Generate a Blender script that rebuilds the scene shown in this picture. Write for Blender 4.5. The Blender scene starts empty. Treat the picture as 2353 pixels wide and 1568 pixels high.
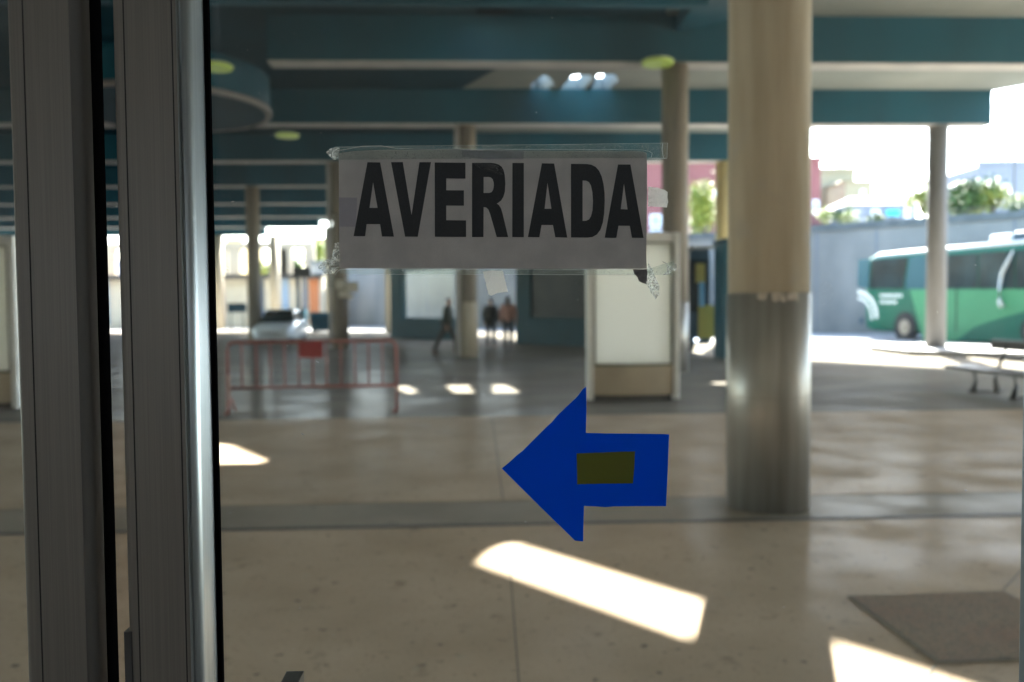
import bpy, bmesh, math, random
from mathutils import Vector, Matrix, noise
from mathutils.geometry import tessellate_polygon
random.seed(7)
S = bpy.context.scene
COL = S.collection
R = math.radians
F = 1960.0            # focal length in units of a 2353 px wide frame
CAM = Vector((0, 0, 1.45))
YAW, PITCH, ROLL = R(2.4), math.atan(79 / F), 0.008
# ------------------------------------------------------------------ camera
fwd = Vector((math.sin(YAW) * math.cos(PITCH), math.cos(YAW) * math.cos(PITCH), -math.sin(PITCH)))
rt0 = Vector((math.cos(YAW), -math.sin(YAW), 0))
up0 = rt0.cross(fwd)

up = up0 * math.cos(ROLL) + rt0 * math.sin(ROLL)
rt = fwd.cross(up)
cd = bpy.data.cameras.new('camera'); cam = bpy.data.objects.new('camera', cd); COL.objects.link(cam)
M = Matrix((rt, up, -fwd)).transposed().to_4x4(); M.translation = CAM
cam.matrix_world = M
cd.sensor_width = 36; cd.lens = F / 2353 * 36
cd.clip_start = 0.02; cd.clip_end = 3000
cd.dof.use_dof = True; cd.dof.focus_distance = 0.815; cd.dof.aperture_fstop = 5.0
S.camera = cam

def ray(px, py):
    return (rt * (px - 1176.5) + up * (784 - py) + fwd * F)
def onY(px, py, Y):
    d = ray(px, py); return CAM + d * ((Y - CAM.y) / d.y)
def onZ(px, py, z=0.0):
    d = ray(px, py); return CAM + d * ((z - CAM.z) / d.z)
def W(x, d, z=0.0):       # right / forward metres from the viewer's feet
    return Vector((x * math.cos(YAW) + d * math.sin(YAW), -x * math.sin(YAW) + d * math.cos(YAW), z))
def XY(px, Y):            # ground x of a picture column at depth Y
    return onY(px, 700, Y).x

# ------------------------------------------------------------------ materials
def mat(name, col, rough=0.6, metal=0.0, col2=None, scale=3.0, stretch=(1, 1, 1), detail=6, lo=0.35, hi=0.65,
        bump=0.0, bscale=60.0, spec=0.5, rvar=0.0, spots=None, transm=0.0, coat=0.0):
    m = bpy.data.materials.new(name); m.use_nodes = True
    nt = m.node_tree; N = nt.nodes; L = nt.links
    b = N['Principled BSDF']
    b.inputs['Base Color'].default_value = (*col, 1); b.inputs['Roughness'].default_value = rough
    b.inputs['Metallic'].default_value = metal; b.inputs['Specular IOR Level'].default_value = spec
    b.inputs['Coat Weight'].default_value = coat
    tc = N.new('ShaderNodeTexCoord'); mp = N.new('ShaderNodeMapping'); L.new(tc.outputs['Object'], mp.inputs[0])
    mp.inputs['Scale'].default_value = stretch
    last = None
    if col2:
        n = N.new('ShaderNodeTexNoise'); n.inputs['Scale'].default_value = scale; n.inputs['Detail'].default_value = detail
        L.new(mp.outputs[0], n.inputs['Vector'])
        r = N.new('ShaderNodeValToRGB'); r.color_ramp.elements[0].position = lo; r.color_ramp.elements[1].position = hi
        r.color_ramp.elements[0].color = (*col, 1); r.color_ramp.elements[1].color = (*col2, 1)
        L.new(n.outputs['Fac'], r.inputs['Fac']); last = r.outputs['Color']
        if rvar:
            mr = N.new('ShaderNodeMapRange'); mr.inputs['From Min'].default_value = .3; mr.inputs['From Max'].default_value = .7
            mr.inputs['To Min'].default_value = rough - rvar; mr.inputs['To Max'].default_value = rough + rvar
            n2 = N.new('ShaderNodeTexNoise'); n2.inputs['Scale'].default_value = scale * .45; n2.inputs['Detail'].default_value = 7
            L.new(mp.outputs[0], n2.inputs['Vector']); L.new(n2.outputs['Fac'], mr.inputs['Value'])
            L.new(mr.outputs[0], b.inputs['Roughness'])
    if spots:
        for (sc, th, sc_col, wdt) in spots:
            n3 = N.new('ShaderNodeTexNoise'); n3.inputs['Scale'].default_value = sc; n3.inputs['Detail'].default_value = 3
            L.new(tc.outputs['Object'], n3.inputs['Vector'])
            r3 = N.new('ShaderNodeValToRGB'); r3.color_ramp.elements[0].position = th; r3.color_ramp.elements[1].position = th + wdt
            L.new(n3.outputs['Fac'], r3.inputs['Fac'])
            mx = N.new('ShaderNodeMix'); mx.data_type = 'RGBA'
            L.new(r3.outputs['Color'], mx.inputs[0])
            if last: L.new(last, mx.inputs[6])
            else: mx.inputs[6].default_value = (*col, 1)
            mx.inputs[7].default_value = (*sc_col, 1); last = mx.outputs[2]
    if last: L.new(last, b.inputs['Base Color'])
    if bump:
        nb = N.new('ShaderNodeTexNoise'); nb.inputs['Scale'].default_value = bscale; nb.inputs['Detail'].default_value = 5
        L.new(mp.outputs[0], nb.inputs['Vector'])
        bp = N.new('ShaderNodeBump'); bp.inputs['Strength'].default_value = bump; bp.inputs['Distance'].default_value = .02
        L.new(nb.outputs['Fac'], bp.inputs['Height']); L.new(bp.outputs[0], b.inputs['Normal'])
    return m

def polish(m, lo, hi, rough, scale=1.6):
    """worn wax coat: patches of weak, fairly sharp reflection over a matt body"""
    nt = m.node_tree; N = nt.nodes; L = nt.links; b = N['Principled BSDF']; out = N['Material Output']
    b.inputs['Specular IOR Level'].default_value = 0.0
    g = N.new('ShaderNodeBsdfGlossy'); g.inputs['Roughness'].default_value = rough
    tc = N.new('ShaderNodeTexCoord'); n = N.new('ShaderNodeTexNoise'); n.inputs['Scale'].default_value = scale; n.inputs['Detail'].default_value = 5
    L.new(tc.outputs['Object'], n.inputs['Vector'])
    mr = N.new('ShaderNodeMapRange'); mr.inputs['From Min'].default_value = .38; mr.inputs['From Max'].default_value = .62
    mr.inputs['To Min'].default_value = lo; mr.inputs['To Max'].default_value = hi; L.new(n.outputs['Fac'], mr.inputs['Value'])
    mx = N.new('ShaderNodeMixShader'); L.new(mr.outputs[0], mx.inputs[0]); L.new(b.outputs[0], mx.inputs[1]); L.new(g.outputs[0], mx.inputs[2])
    L.new(mx.outputs[0], out.inputs[0])

def emis(name, col, st):
    m = bpy.data.materials.new(name); m.use_nodes = True
    b = m.node_tree.nodes['Principled BSDF']; b.inputs['Base Color'].default_value = (*col, 1)
    b.inputs['Emission Color'].default_value = (*col, 1); b.inputs['Emission Strength'].default_value = st
    return m

def clear(name, tint=(.95, .98, .97), gloss=.05, fres=True, diffuse=None, dfac=0.0, wr=None, rough=.02):
    """thin clear sheet: transparent with a faint mirror; optional cloudy wrinkles"""
    m = bpy.data.materials.new(name); m.use_nodes = True
    nt = m.node_tree; N = nt.nodes; L = nt.links; N.remove(N['Principled BSDF'])
    out = N['Material Output']
    t = N.new('ShaderNodeBsdfTransparent'); t.inputs[0].default_value = (*tint, 1)
    g = N.new('ShaderNodeBsdfGlossy'); g.inputs['Roughness'].default_value = rough
    mx = N.new('ShaderNodeMixShader'); L.new(t.outputs[0], mx.inputs[1]); L.new(g.outputs[0], mx.inputs[2])
    mx.inputs[0].default_value = gloss
    last = mx
    if diffuse:
        df = N.new('ShaderNodeBsdfDiffuse'); df.inputs[0].default_value = (*diffuse, 1)
        tl = N.new('ShaderNodeBsdfTranslucent'); tl.inputs[0].default_value = (*diffuse, 1)
        dm = N.new('ShaderNodeMixShader'); dm.inputs[0].default_value = .55
        L.new(df.outputs[0], dm.inputs[1]); L.new(tl.outputs[0], dm.inputs[2])
        m2 = N.new('ShaderNodeMixShader'); m2.inputs[0].default_value = dfac
        L.new(last.outputs[0], m2.inputs[1]); L.new(dm.outputs[0], m2.inputs[2]); last = m2
        if wr:
            tc = N.new('ShaderNodeTexCoord')
            sc, lo, hi, a, b_ = wr
            n = N.new('ShaderNodeTexNoise'); n.inputs['Scale'].default_value = sc; n.inputs['Detail'].default_value = 4
            n.inputs['Distortion'].default_value = 1.6
            L.new(tc.outputs['Object'], n.inputs['Vector'])
            # ridged lines
            s1 = N.new('ShaderNodeMath'); s1.operation = 'SUBTRACT'; s1.inputs[1].default_value = .5; L.new(n.outputs['Fac'], s1.inputs[0])
            s2 = N.new('ShaderNodeMath'); s2.operation = 'ABSOLUTE'; L.new(s1.outputs[0], s2.inputs[0])
            mr = N.new('ShaderNodeMapRange'); mr.inputs['From Min'].default_value = lo; mr.inputs['From Max'].default_value = hi
            mr.inputs['To Min'].default_value = b_; mr.inputs['To Max'].default_value = a
            L.new(s2.outputs[0], mr.inputs['Value']); L.new(mr.outputs[0], m2.inputs[0])
    L.new(last.outputs[0], out.inputs[0])
    return m

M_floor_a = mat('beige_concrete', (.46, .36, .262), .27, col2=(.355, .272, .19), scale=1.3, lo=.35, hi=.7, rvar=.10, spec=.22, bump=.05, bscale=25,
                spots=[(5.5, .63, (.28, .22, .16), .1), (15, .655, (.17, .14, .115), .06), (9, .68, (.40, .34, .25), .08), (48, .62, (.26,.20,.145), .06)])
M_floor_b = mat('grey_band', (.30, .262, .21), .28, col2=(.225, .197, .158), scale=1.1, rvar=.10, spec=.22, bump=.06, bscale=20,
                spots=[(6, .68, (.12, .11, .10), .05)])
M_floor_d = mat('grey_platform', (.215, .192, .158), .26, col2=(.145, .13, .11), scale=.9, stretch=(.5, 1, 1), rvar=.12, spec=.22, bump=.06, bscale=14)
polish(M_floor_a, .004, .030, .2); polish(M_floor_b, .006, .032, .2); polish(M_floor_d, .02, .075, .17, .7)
M_asph = mat('asphalt', (.26, .25, .24), .9, spec=.1, col2=(.32, .31, .29), scale=.8, bump=.2, bscale=60)
M_earth = mat('earth', (.16, .15, .11), .9, col2=(.22, .2, .15), scale=.05)
M_kerb = mat('kerb_stone', (.3, .29, .27), .7, col2=(.22, .21, .2), scale=3)
M_dark = mat('dark_joint', (.035, .03, .027), .8, col2=(.07, .06, .05), scale=40)
M_grate = mat('rusty_mat', (.30, .235, .165), .9, spec=.05, col2=(.30, .20, .14), scale=2.2, bump=.6, bscale=90, spots=[(60, .5, (.19, .165, .13), .1)])
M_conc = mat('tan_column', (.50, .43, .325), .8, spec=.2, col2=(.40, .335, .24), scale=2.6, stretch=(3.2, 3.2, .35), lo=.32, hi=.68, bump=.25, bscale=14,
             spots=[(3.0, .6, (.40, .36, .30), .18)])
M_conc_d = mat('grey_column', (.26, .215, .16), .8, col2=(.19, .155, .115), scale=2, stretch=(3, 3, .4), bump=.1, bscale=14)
M_steel = mat('worn_steel', (.38, .355, .32), .42, .5, col2=(.235, .215, .19), scale=2.6, stretch=(4.5, 4.5, .25), rvar=.08, bump=.12, bscale=4, lo=.35, hi=.72)
M_residue = mat('glue', (.7, .62, .53), .8, col2=(.5, .43, .36), scale=30)
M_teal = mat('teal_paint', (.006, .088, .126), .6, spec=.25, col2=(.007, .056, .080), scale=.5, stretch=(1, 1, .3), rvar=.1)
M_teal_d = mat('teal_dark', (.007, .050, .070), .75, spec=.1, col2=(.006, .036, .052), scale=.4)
M_soffit = mat('soffit', (.5, .47, .43), .8, col2=(.4, .38, .35), scale=1.5)
M_ceil = mat('pale_ceiling', (.27, .28, .25), .9, spec=.1, col2=(.20, .215, .195), scale=.35)
M_wall = mat('shade_wall', (.235, .228, .21), .9, col2=(.15, .15, .14), scale=.45, stretch=(1, 1, .6), bump=.1, bscale=8)
M_alu = mat('anodised_aluminium', (.25, .23, .205), .55, .25, col2=(.215, .198, .178), scale=60, stretch=(14, 14, .08), bump=.05, bscale=130)
M_alu_s = mat('bright_aluminium', (.42, .46, .48), .40, .9, col2=(.36, .40, .42), scale=50, stretch=(10, 10, .1))
M_groove = mat('groove', (.02, .02, .02), .7)
M_rubber = mat('black_rubber', (.004, .004, .0045), .95, spec=.0)
M_blackp = mat('black_plastic', (.02, .02, .02), .35)
M_paper = mat('grey_paper', (.57, .54, .515), .75, col2=(.46, .44, .425), scale=30, stretch=(1, 1, 1), bump=.08, bscale=1500,
              spots=[(260, .775, (.12, .08, .05), .02), (1400, .52, (.43, .41, .40), .3)])
M_ink = mat('black_ink', (.016, .018, .02), .55, col2=(.024, .027, .03), scale=900)
M_glass = clear('door_glass', (.95, .975, .97), .022, diffuse=(.8,.85,.85), dfac=.016)  # thin dust film, its diffuse share set to mimic a haze veil
M_tape = clear('clear_tape', (.93, .96, .95), .04, diffuse=(.8, .85, .84), dfac=.05, wr=(160, .0, .012, .03, .35))
M_tapel = clear('tape_edge', (.9, .9, .9), .1, diffuse=(.9, .92, .92), dfac=.45)
M_crum = clear('crumpled_tape', (.85, .88, .87), .14, diffuse=(.85, .88, .87), dfac=.4, wr=(150, .0, .05, .26, .85), rough=.25)
M_tapeg = clear('cloudy_tape', (.8, .8, .8), .03, diffuse=(.78, .76, .74), dfac=.9, wr=(120, .0, .03, .9, .97))
M_scr = clear('scratched_tape', (1, 1, 1), .02, diffuse=(.6, .6, .6), dfac=.2, wr=(420, .0, .035, .02, .55))
M_smudge = clear('smudge', (1, 1, 1), .0, diffuse=(.8, .85, .88), dfac=.1, wr=(330, .0, .05, .0, .14))
M_dust = clear('dust', (1, 1, 1), .0, diffuse=(.9, .9, .9), dfac=.55)
M_white = mat('white_frame', (.78, .76, .70), .5, col2=(.70, .68, .63), scale=4)
M_brown = mat('brown_panel', (.46, .37, .25), .6, col2=(.40, .32, .22), scale=3)
M_seal_g = mat('dark_green_trim', (.12, .13, .08), .6)
M_red = mat('barrier_red', (.36, .10, .075), .6, col2=(.27, .075, .055), scale=8)
M_redp = mat('red_plate', (.36, .02, .022), .5, col2=(.34, .015, .018), scale=6)
M_wood = mat('dark_bench_wood', (.06, .05, .045), .5, col2=(.09, .075, .065), scale=6, stretch=(8, 1, 8))
M_iron = mat('cast_iron', (.045, .042, .04), .55)
M_busd = mat('bus_green', (.0, .105, .065), .45, spec=.25, col2=(.0, .088, .056), scale=.7)
M_busl = mat('bus_light_green', (.055, .25, .12), .45, spec=.25, col2=(.048, .22, .105), scale=.7)
M_busroof = mat('bus_roof_white', (.62, .68, .68), .35, coat=.3)
M_win = mat('bus_window', (.016, .04, .05), .15, spec=.2, col2=(.006,.014,.018), scale=.9)
M_winb = mat('window_sky_tint', (.03, .10, .135), .2, spec=.3, metal=.3)  # sky reflection is put into the blue base colour
M_tyre = mat('tyre', (.02, .02, .02), .8)
M_hub = mat('hub', (.28, .25, .2), .5, .5)
M_decal = mat('white_decal', (.6, .66, .64), .5)
M_navy = mat('navy', (.012, .05, .08), .5)
M_pink = mat('pink_render', (.20, .066, .062), .85, col2=(.17, .056, .052), scale=.3)
M_beige = mat('beige_render', (.29, .245, .15), .9, col2=(.25, .21, .135), scale=.3)
M_whiteb = mat('white_render', (.18, .19, .215), .9, col2=(.155, .165, .19), scale=.3)
M_yel = mat('yellow_render', (.42, .32, .16), .8, col2=(.55, .38, .12), scale=.4)
M_orange = mat('orange_panel', (.55, .2, .08), .8, col2=(.48, .17, .07), scale=1)
M_cream = mat('cream_panel', (.62, .55, .42), .8, col2=(.55, .48, .37), scale=1)
M_rose = mat('rose_panel', (.5, .31, .27), .8, col2=(.45, .28, .24), scale=1)
M_bluep = mat('pale_blue_panel', (.32, .42, .55), .7, col2=(.28, .38, .5), scale=1)
M_turq = mat('turquoise_sign', (.01, .42, .52), .6)
M_pane = mat('house_pane', (.10, .13, .18), .15)
M_tilew = mat('shutter_white', (.7, .7, .7), .7)
M_int = mat('interior_wall', (.6, .57, .52), .8, col2=(.54, .51, .47), scale=1)
M_intf = mat('interior_tiles', (.3, .28, .25), .35, col2=(.26, .24, .22), scale=2)
M_skin = mat('skin', (.42, .24, .16), .5)
M_coatg = mat('dark_green_coat', (.022, .03, .022), .8); M_coatk = mat('black_coat', (.013, .013, .015), .8)
M_coatp = mat('dusty_pink_jacket', (.42, .20, .145), .8); M_jean = mat('dark_trousers', (.012, .014, .02), .8)
M_jeang = mat('brown_trousers', (.05, .04, .035), .8)
M_hair = mat('dark_hair', (.015, .01, .008), .6); M_hairb = mat('brown_hair', (.06, .03, .015), .6); M_shoe = mat('dark_shoe', (.01, .01, .01), .5)
M_carw = mat('car_white', (.85, .87, .88), .3, coat=.8)
M_trunk = mat('bark', (.1, .07, .045), .9, col2=(.06, .045, .03), scale=12)
M_leafd = mat('leaf_green', (.035, .085, .02), .6, col2=(.09, .15, .03), scale=1.2)
M_leafy = mat('leaf_yellow_green', (.16, .22, .03), .6, col2=(.30, .30, .05), scale=1.5)
M_lens = emis('lamp_lens', (.50, .62, .10), .0)
M_rim = mat('lamp_rim', (.4, .42, .35), .5)
M_yb = mat('bus_yellow', (.42, .33, .06), .5); M_sky = mat('mirror_blue', (.10, .32, .5), .3)
def glow(name, col, s):
    m = emis(name, col, s); return m
M_lens = glow('lamp_lens_lit', (.38, .50, .09), .012)
M_head = glow('headlight_lit', (.8, .85, 1), .6)

def film(name, col, fac):
    m = bpy.data.materials.new(name); m.use_nodes = True
    nt = m.node_tree; N = nt.nodes; L = nt.links; b = N['Principled BSDF']
    b.inputs['Base Color'].default_value = (*col, 1); b.inputs['Roughness'].default_value = .35; b.inputs['Specular IOR Level'].default_value = .2
    t = N.new('ShaderNodeBsdfTranslucent'); t.inputs[0].default_value = (*col, 1)
    mx = N.new('ShaderNodeMixShader'); mx.inputs[0].default_value = fac
    L.new(b.outputs[0], mx.inputs[1]); L.new(t.outputs[0], mx.inputs[2]); L.new(mx.outputs[0], N['Material Output'].inputs[0])
    return m
M_blue = film('blue_film', (.001, .155, .66), .6)
M_olive = film('olive_film', (.34, .36, .08), .55)
M_panel = film('backlit_panel', (.88, .85, .77), .8)

# ------------------------------------------------------------------ mesh helpers
class MB:
    def __init__(s): s.v = []; s.f = []; s.mi = []; s.cur = 0; s.smooth = []
    def add(s, vs, fs, sm=False):
        o = len(s.v); s.v += [Vector(v) for v in vs]
        for f in fs: s.f.append([o + i for i in f]); s.mi.append(s.cur); s.smooth.append(sm)
        return s
    def box(s, x0, x1, y0, y1, z0, z1):
        return s.add([(x0,y0,z0),(x1,y0,z0),(x1,y1,z0),(x0,y1,z0),(x0,y0,z1),(x1,y0,z1),(x1,y1,z1),(x0,y1,z1)],
                     [(3,2,1,0),(4,5,6,7),(0,1,5,4),(1,2,6,5),(2,3,7,6),(3,0,4,7)])
    def bbox(s, x0, x1, y0, y1, z0, z1, b=.01):   # box with chamfered vertical and top edges
        p = [(x0+b,y0),(x1-b,y0),(x1,y0+b),(x1,y1-b),(x1-b,y1),(x0+b,y1),(x0,y1-b),(x0,y0+b)]
        q = [(x0+2*b,y0+b),(x1-2*b,y0+b),(x1-b,y0+2*b),(x1-b,y1-2*b),(x1-2*b,y1-b),(x0+2*b,y1-b),(x0+b,y1-2*b),(x0+b,y0+2*b)]
        v = [(a,c,z0) for a,c in p] + [(a,c,z1-b) for a,c in p] + [(a,c,z1) for a,c in q]
        f = [tuple(range(7,-1,-1)), tuple(range(16,24))]
        for k in (0,8):
            for i in range(8): f.append((k+i, k+(i+1)%8, k+8+(i+1)%8, k+8+i))
        return s.add(v, f)
    def prism(s, pts, z0, z1, sm=False):          # plan polygon (ccw) extruded up
        n = len(pts)
        a = sum(pts[i][0]*pts[(i+1)%n][1]-pts[(i+1)%n][0]*pts[i][1] for i in range(n))
        if a < 0: pts = pts[::-1]
        v = [(p[0],p[1],z0) for p in pts] + [(p[0],p[1],z1) for p in pts]
        s.add(v, [tuple(range(n-1,-1,-1)), tuple(range(n,2*n))])
        return s.add(v, [(i,(i+1)%n,n+(i+1)%n,n+i) for i in range(n)], sm)
    def cyl(s, c, r, z0, z1, n=32, r1=None):
        r1 = r if r1 is None else r1
        v = [(c[0]+r*math.cos(2*math.pi*i/n), c[1]+r*math.sin(2*math.pi*i/n), z0) for i in range(n)]
        v += [(c[0]+r1*math.cos(2*math.pi*i/n), c[1]+r1*math.sin(2*math.pi*i/n), z1) for i in range(n)]
        s.add(v, [tuple(range(n-1,-1,-1)), tuple(range(n,2*n))])
        return s.add(v, [(i,(i+1)%n,n+(i+1)%n,n+i) for i in range(n)], True)
    def tube(s, pts, r, n=8):
        pts = [Vector(p) for p in pts]; m = len(pts); rr = r if isinstance(r, (list, tuple)) else [r]*m
        rings = []
        for i, p in enumerate(pts):
            d = (pts[min(i+1,m-1)] - pts[max(i-1,0)]).normalized()
            a = d.cross(Vector((0,0,1)));
            if a.length < .05: a = d.cross(Vector((1,0,0)))
            a.normalize(); b = d.cross(a)
            rings.append([p + (a*math.cos(2*math.pi*k/n) + b*math.sin(2*math.pi*k/n))*rr[i] for k in range(n)])
        v = [q for r_ in rings for q in r_]
        f = [(i*n+k, (i+1)*n+k, (i+1)*n+(k+1)%n, i*n+(k+1)%n) for i in range(m-1) for k in range(n)]
        s.add(v, f, True)
        return s.add(v, [tuple(range(n)), tuple(range((m-1)*n+n-1,(m-1)*n-1,-1))])
    def disc(s, c, axis, r, t, n=28):
        a = Vector(axis).normalized(); s.tube([Vector(c), Vector(c)+a*t], r, n); return s
    def loft(s, rings, sm=True, caps=True):
        n = len(rings[0]); v = [q for r_ in rings for q in r_]
        s.add(v, [(i*n+k, (i+1)*n+k, (i+1)*n+(k+1)%n, i*n+(k+1)%n) for i in range(len(rings)-1) for k in range(n)], sm)
        if caps: s.add(v, [tuple(range(n-1,-1,-1)), tuple(range((len(rings)-1)*n, len(rings)*n))])
        return s
    def flat(s, outer, holes, to3, t):            # tessellated plane polygon with thickness vector t
        loops = [outer] + list(holes)
        tri = tessellate_polygon([[Vector((p[0], p[1], 0)) for p in l] for l in loops])
        P = [to3(p) for l in loops for p in l]; n = len(P); t = Vector(t)
        s.add(P + [p + t for p in P], [tuple(f) for f in tri] + [tuple(n+i for i in reversed(f)) for f in tri])
        o = 0
        for l in loops:
            m = len(l); s.add([P[o+i] for i in range(m)] + [P[o+i]+t for i in range(m)], [(i,(i+1)%m,m+(i+1)%m,m+i) for i in range(m)]); o += m
        return s
    def build(s, name, mats, parent=None, origin=None, local=False):
        if origin is None:
            if parent is not None: origin = Vector((0,0,0)) if local else parent.location.copy()
            elif local: origin = Vector((0,0,0))
            else:
                xs=[v.x for v in s.v]; ys=[v.y for v in s.v]; zs=[v.z for v in s.v]
                origin = Vector(((min(xs)+max(xs))/2, (min(ys)+max(ys))/2, min(zs)))
        me = bpy.data.meshes.new(name); me.from_pydata([v - origin for v in s.v], [], s.f)
        for m in (mats if isinstance(mats, (list, tuple)) else [mats]): me.materials.append(m)
        for p, i, sm in zip(me.polygons, s.mi, s.smooth): p.material_index = i; p.use_smooth = sm
        bm = bmesh.new(); bm.from_mesh(me); bmesh.ops.remove_doubles(bm, verts=bm.verts, dist=1e-5)
        bmesh.ops.recalc_face_normals(bm, faces=bm.faces); bm.to_mesh(me); bm.free()
        o = bpy.data.objects.new(name, me); COL.objects.link(o)
        if parent is not None: o.parent = parent
        else: o.location = origin
        return o
def tag(o, label=None, cat=None, group=None, kind=None):
    if label: o['label'] = label
    if cat: o['category'] = cat
    if group: o['group'] = group
    if kind: o['kind'] = kind
    return o
def thing(name, loc, label, cat, group=None, rz=0):
    o = bpy.data.objects.new(name, None); COL.objects.link(o); o.location = loc; o.rotation_euler = (0,0,rz)
    o.empty_display_size = .2
    return tag(o, label, cat, group)
def struct(o): return tag(o, kind='structure')
def kids(o): return [c for c in bpy.data.objects if c.parent == o]
def dup(o, parent=None):
    c = o.copy(); COL.objects.link(c)
    if parent: c.parent = parent
    for k in kids(o): dup(k, c)
    return c

# ------------------------------------------------------------------ ground
GY = 0.85
struct(MB().add([(-700,-200,-.03),(700,-200,-.03),(700,1500,-.03),(-700,1500,-.03)], [(0,1,2,3)]).build('ground', M_earth))
def sheet(name, pts, z, m):
    n = len(pts); return struct(MB().prism([(p[0],p[1]) for p in pts], z-.012, z).build(name, m, origin=Vector((0,0,0))))
sheet('road', [(-90,11),(60,11),(60,95),(-90,95)], -.006, M_asph)
yA = onZ(1176, 1206).y; yB = onZ(1176, 1150).y; yC = onZ(1176, 957).y
sheet('pavement', [(-40,GY-.02),(40,GY-.02),(40,yA-.03),(-40,yA-.03)], 0, M_floor_a)
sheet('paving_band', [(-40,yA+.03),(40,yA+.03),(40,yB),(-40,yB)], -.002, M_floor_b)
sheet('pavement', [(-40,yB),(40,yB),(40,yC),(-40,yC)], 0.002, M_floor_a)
# platform floor under the canopy, ends on the diagonal by the bus lane
EDGE = [(-5,40.4),(24.7,14.9),(30.9,11.2),(37.1,6.9),(43.2,5.2),(49.4,3.6),(51.5,-8.0),(55.6,-10),(61.6,-15)]
def edgeX(Y, off=0):
    for (a,b),(c,d) in zip(EDGE[:-1],EDGE[1:]):
        if Y <= c: return b+(d-b)*(Y-a)/(c-a)+off
    return EDGE[-1][1]+off
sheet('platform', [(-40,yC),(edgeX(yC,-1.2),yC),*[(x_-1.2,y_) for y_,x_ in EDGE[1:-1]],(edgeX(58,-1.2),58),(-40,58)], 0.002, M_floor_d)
# expansion joint with ragged lips
g = MB(); xs = [-12+.06*i for i in range(420)]
for i in range(len(xs)-1):
    j = .007*noise.noise(Vector((xs[i]*9,0,0)))
    g.add([(xs[i],yA-.034-j,.0035),(xs[i+1]+.001,yA-.034-j,.0035),(xs[i+1]+.001,yA+.034+j,.0035),(xs[i],yA+.034+j,.0035)],[(0,1,2,3)])
struct(g.build('expansion_joint', M_dark))
def joint(a, b, w=.006, name='paving_joint', z=.0055):
    a = Vector(a); b = Vector(b); d = (b-a).normalized(); n = Vector((-d.y, d.x, 0))*w
    return struct(MB().add([(a-n).to_3d()+Vector((0,0,z)), (b-n)+Vector((0,0,z)), (b+n)+Vector((0,0,z)), (a+n)+Vector((0,0,z))], [(0,1,2,3)]).build(name, M_joint))
M_joint = mat('joint_grout', (.13, .115, .09), .8)
p1 = onZ(1167, 1240); p2 = onZ(1192, 1568); joint((p1.x,p1.y,0), (p2.x+(p2.x-p1.x)*.6, p2.y+(p2.y-p1.y)*.6, 0), .004)
p3 = onZ(1131, 960); p4 = onZ(1156, 1150); joint((p3.x,p3.y,0), (p4.x,p4.y,0), .006)
# sunk entrance grating
ga, gb, gc = onZ(1943,1371), onZ(2305,1359), onZ(2153,1528)
gd = gb + (gc - ga)
gr = thing('floor_grating', (ga+gd)/2, 'brown rusty rectangular grating set into the floor right of the sunlit stripes', 'floor grating')
M_e = .03
cen = (ga+gd)/2
def shr(p, k): return cen + (p-cen)*k
q = [ga, gb, gd, gc]
MB().add([shr(p,.97)+Vector((0,0,.007)) for p in q], [(0,1,2,3)]).build('mesh_panel', M_grate, gr)
fr = MB()
for i in range(4):
    a, b = q[i], q[(i+1)%4]
    fr.add([a+Vector((0,0,.006)), b+Vector((0,0,.006)), shr(b,.955)+Vector((0,0,.0105)), shr(a,.955)+Vector((0,0,.0105))], [(0,1,2,3)])
fr.build('frame', mat('grating_frame', (.22,.19,.15), .9), gr)
bars = MB()
for k in range(1, 26):
    a = ga.lerp(gc, k/26); b = gb.lerp(gd, k/26); a2 = a.lerp(b,.02); b2 = a.lerp(b,.98); w = (gc-ga).normalized()*.006
    bars.add([a2-w+Vector((0,0,.012)), b2-w+Vector((0,0,.012)), b2+w+Vector((0,0,.012)), a2+w+Vector((0,0,.012))], [(0,1,2,3)])
bars.build('bars', mat('grating_bars', (.31,.24,.17), .9, spec=.05, col2=(.30,.21,.15), scale=4), gr)
e1 = gb + (gb-gc)*.5; joint(gb, Vector((e1.x,e1.y,0)), .004); e2 = gc + (gc-gb)*.5; joint(gc, Vector((e2.x,e2.y,0)), .004)

# ------------------------------------------------------------------ sun and sky
EL = R(40)
sd = W(.294, .956).normalized()             # horizontal direction towards the sun
SUN = Vector((sd.x*math.cos(EL), sd.y*math.cos(EL), math.sin(EL)))
sl = bpy.data.lights.new('sun', 'SUN'); so = bpy.data.objects.new('sun', sl); COL.objects.link(so)
sl.energy = 4.0; sl.angle = R(.55); sl.color = (1, .95, .87)
so.rotation_euler = (-SUN).to_track_quat('-Z', 'Y').to_euler(); so.location = (0, 0, 40)
w = bpy.data.worlds.new('World'); S.world = w; w.use_nodes = True
bg = w.node_tree.nodes['Background']; sk = w.node_tree.nodes.new('ShaderNodeTexSky'); sk.sky_type = 'NISHITA'; sk.sun_disc = False
sk.sun_elevation = EL; sk.sun_rotation = math.atan2(sd.x, sd.y); sk.air_density = 1.0; sk.dust_density = 1.5; sk.ozone_density = 1.0
w.node_tree.links.new(sk.outputs[0], bg.inputs[0]); bg.inputs[1].default_value = .13
S.view_settings.view_transform = 'Standard'; S.view_settings.look = 'None'; S.view_settings.gamma = 1
S.view_settings.exposure = 4.0

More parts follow.
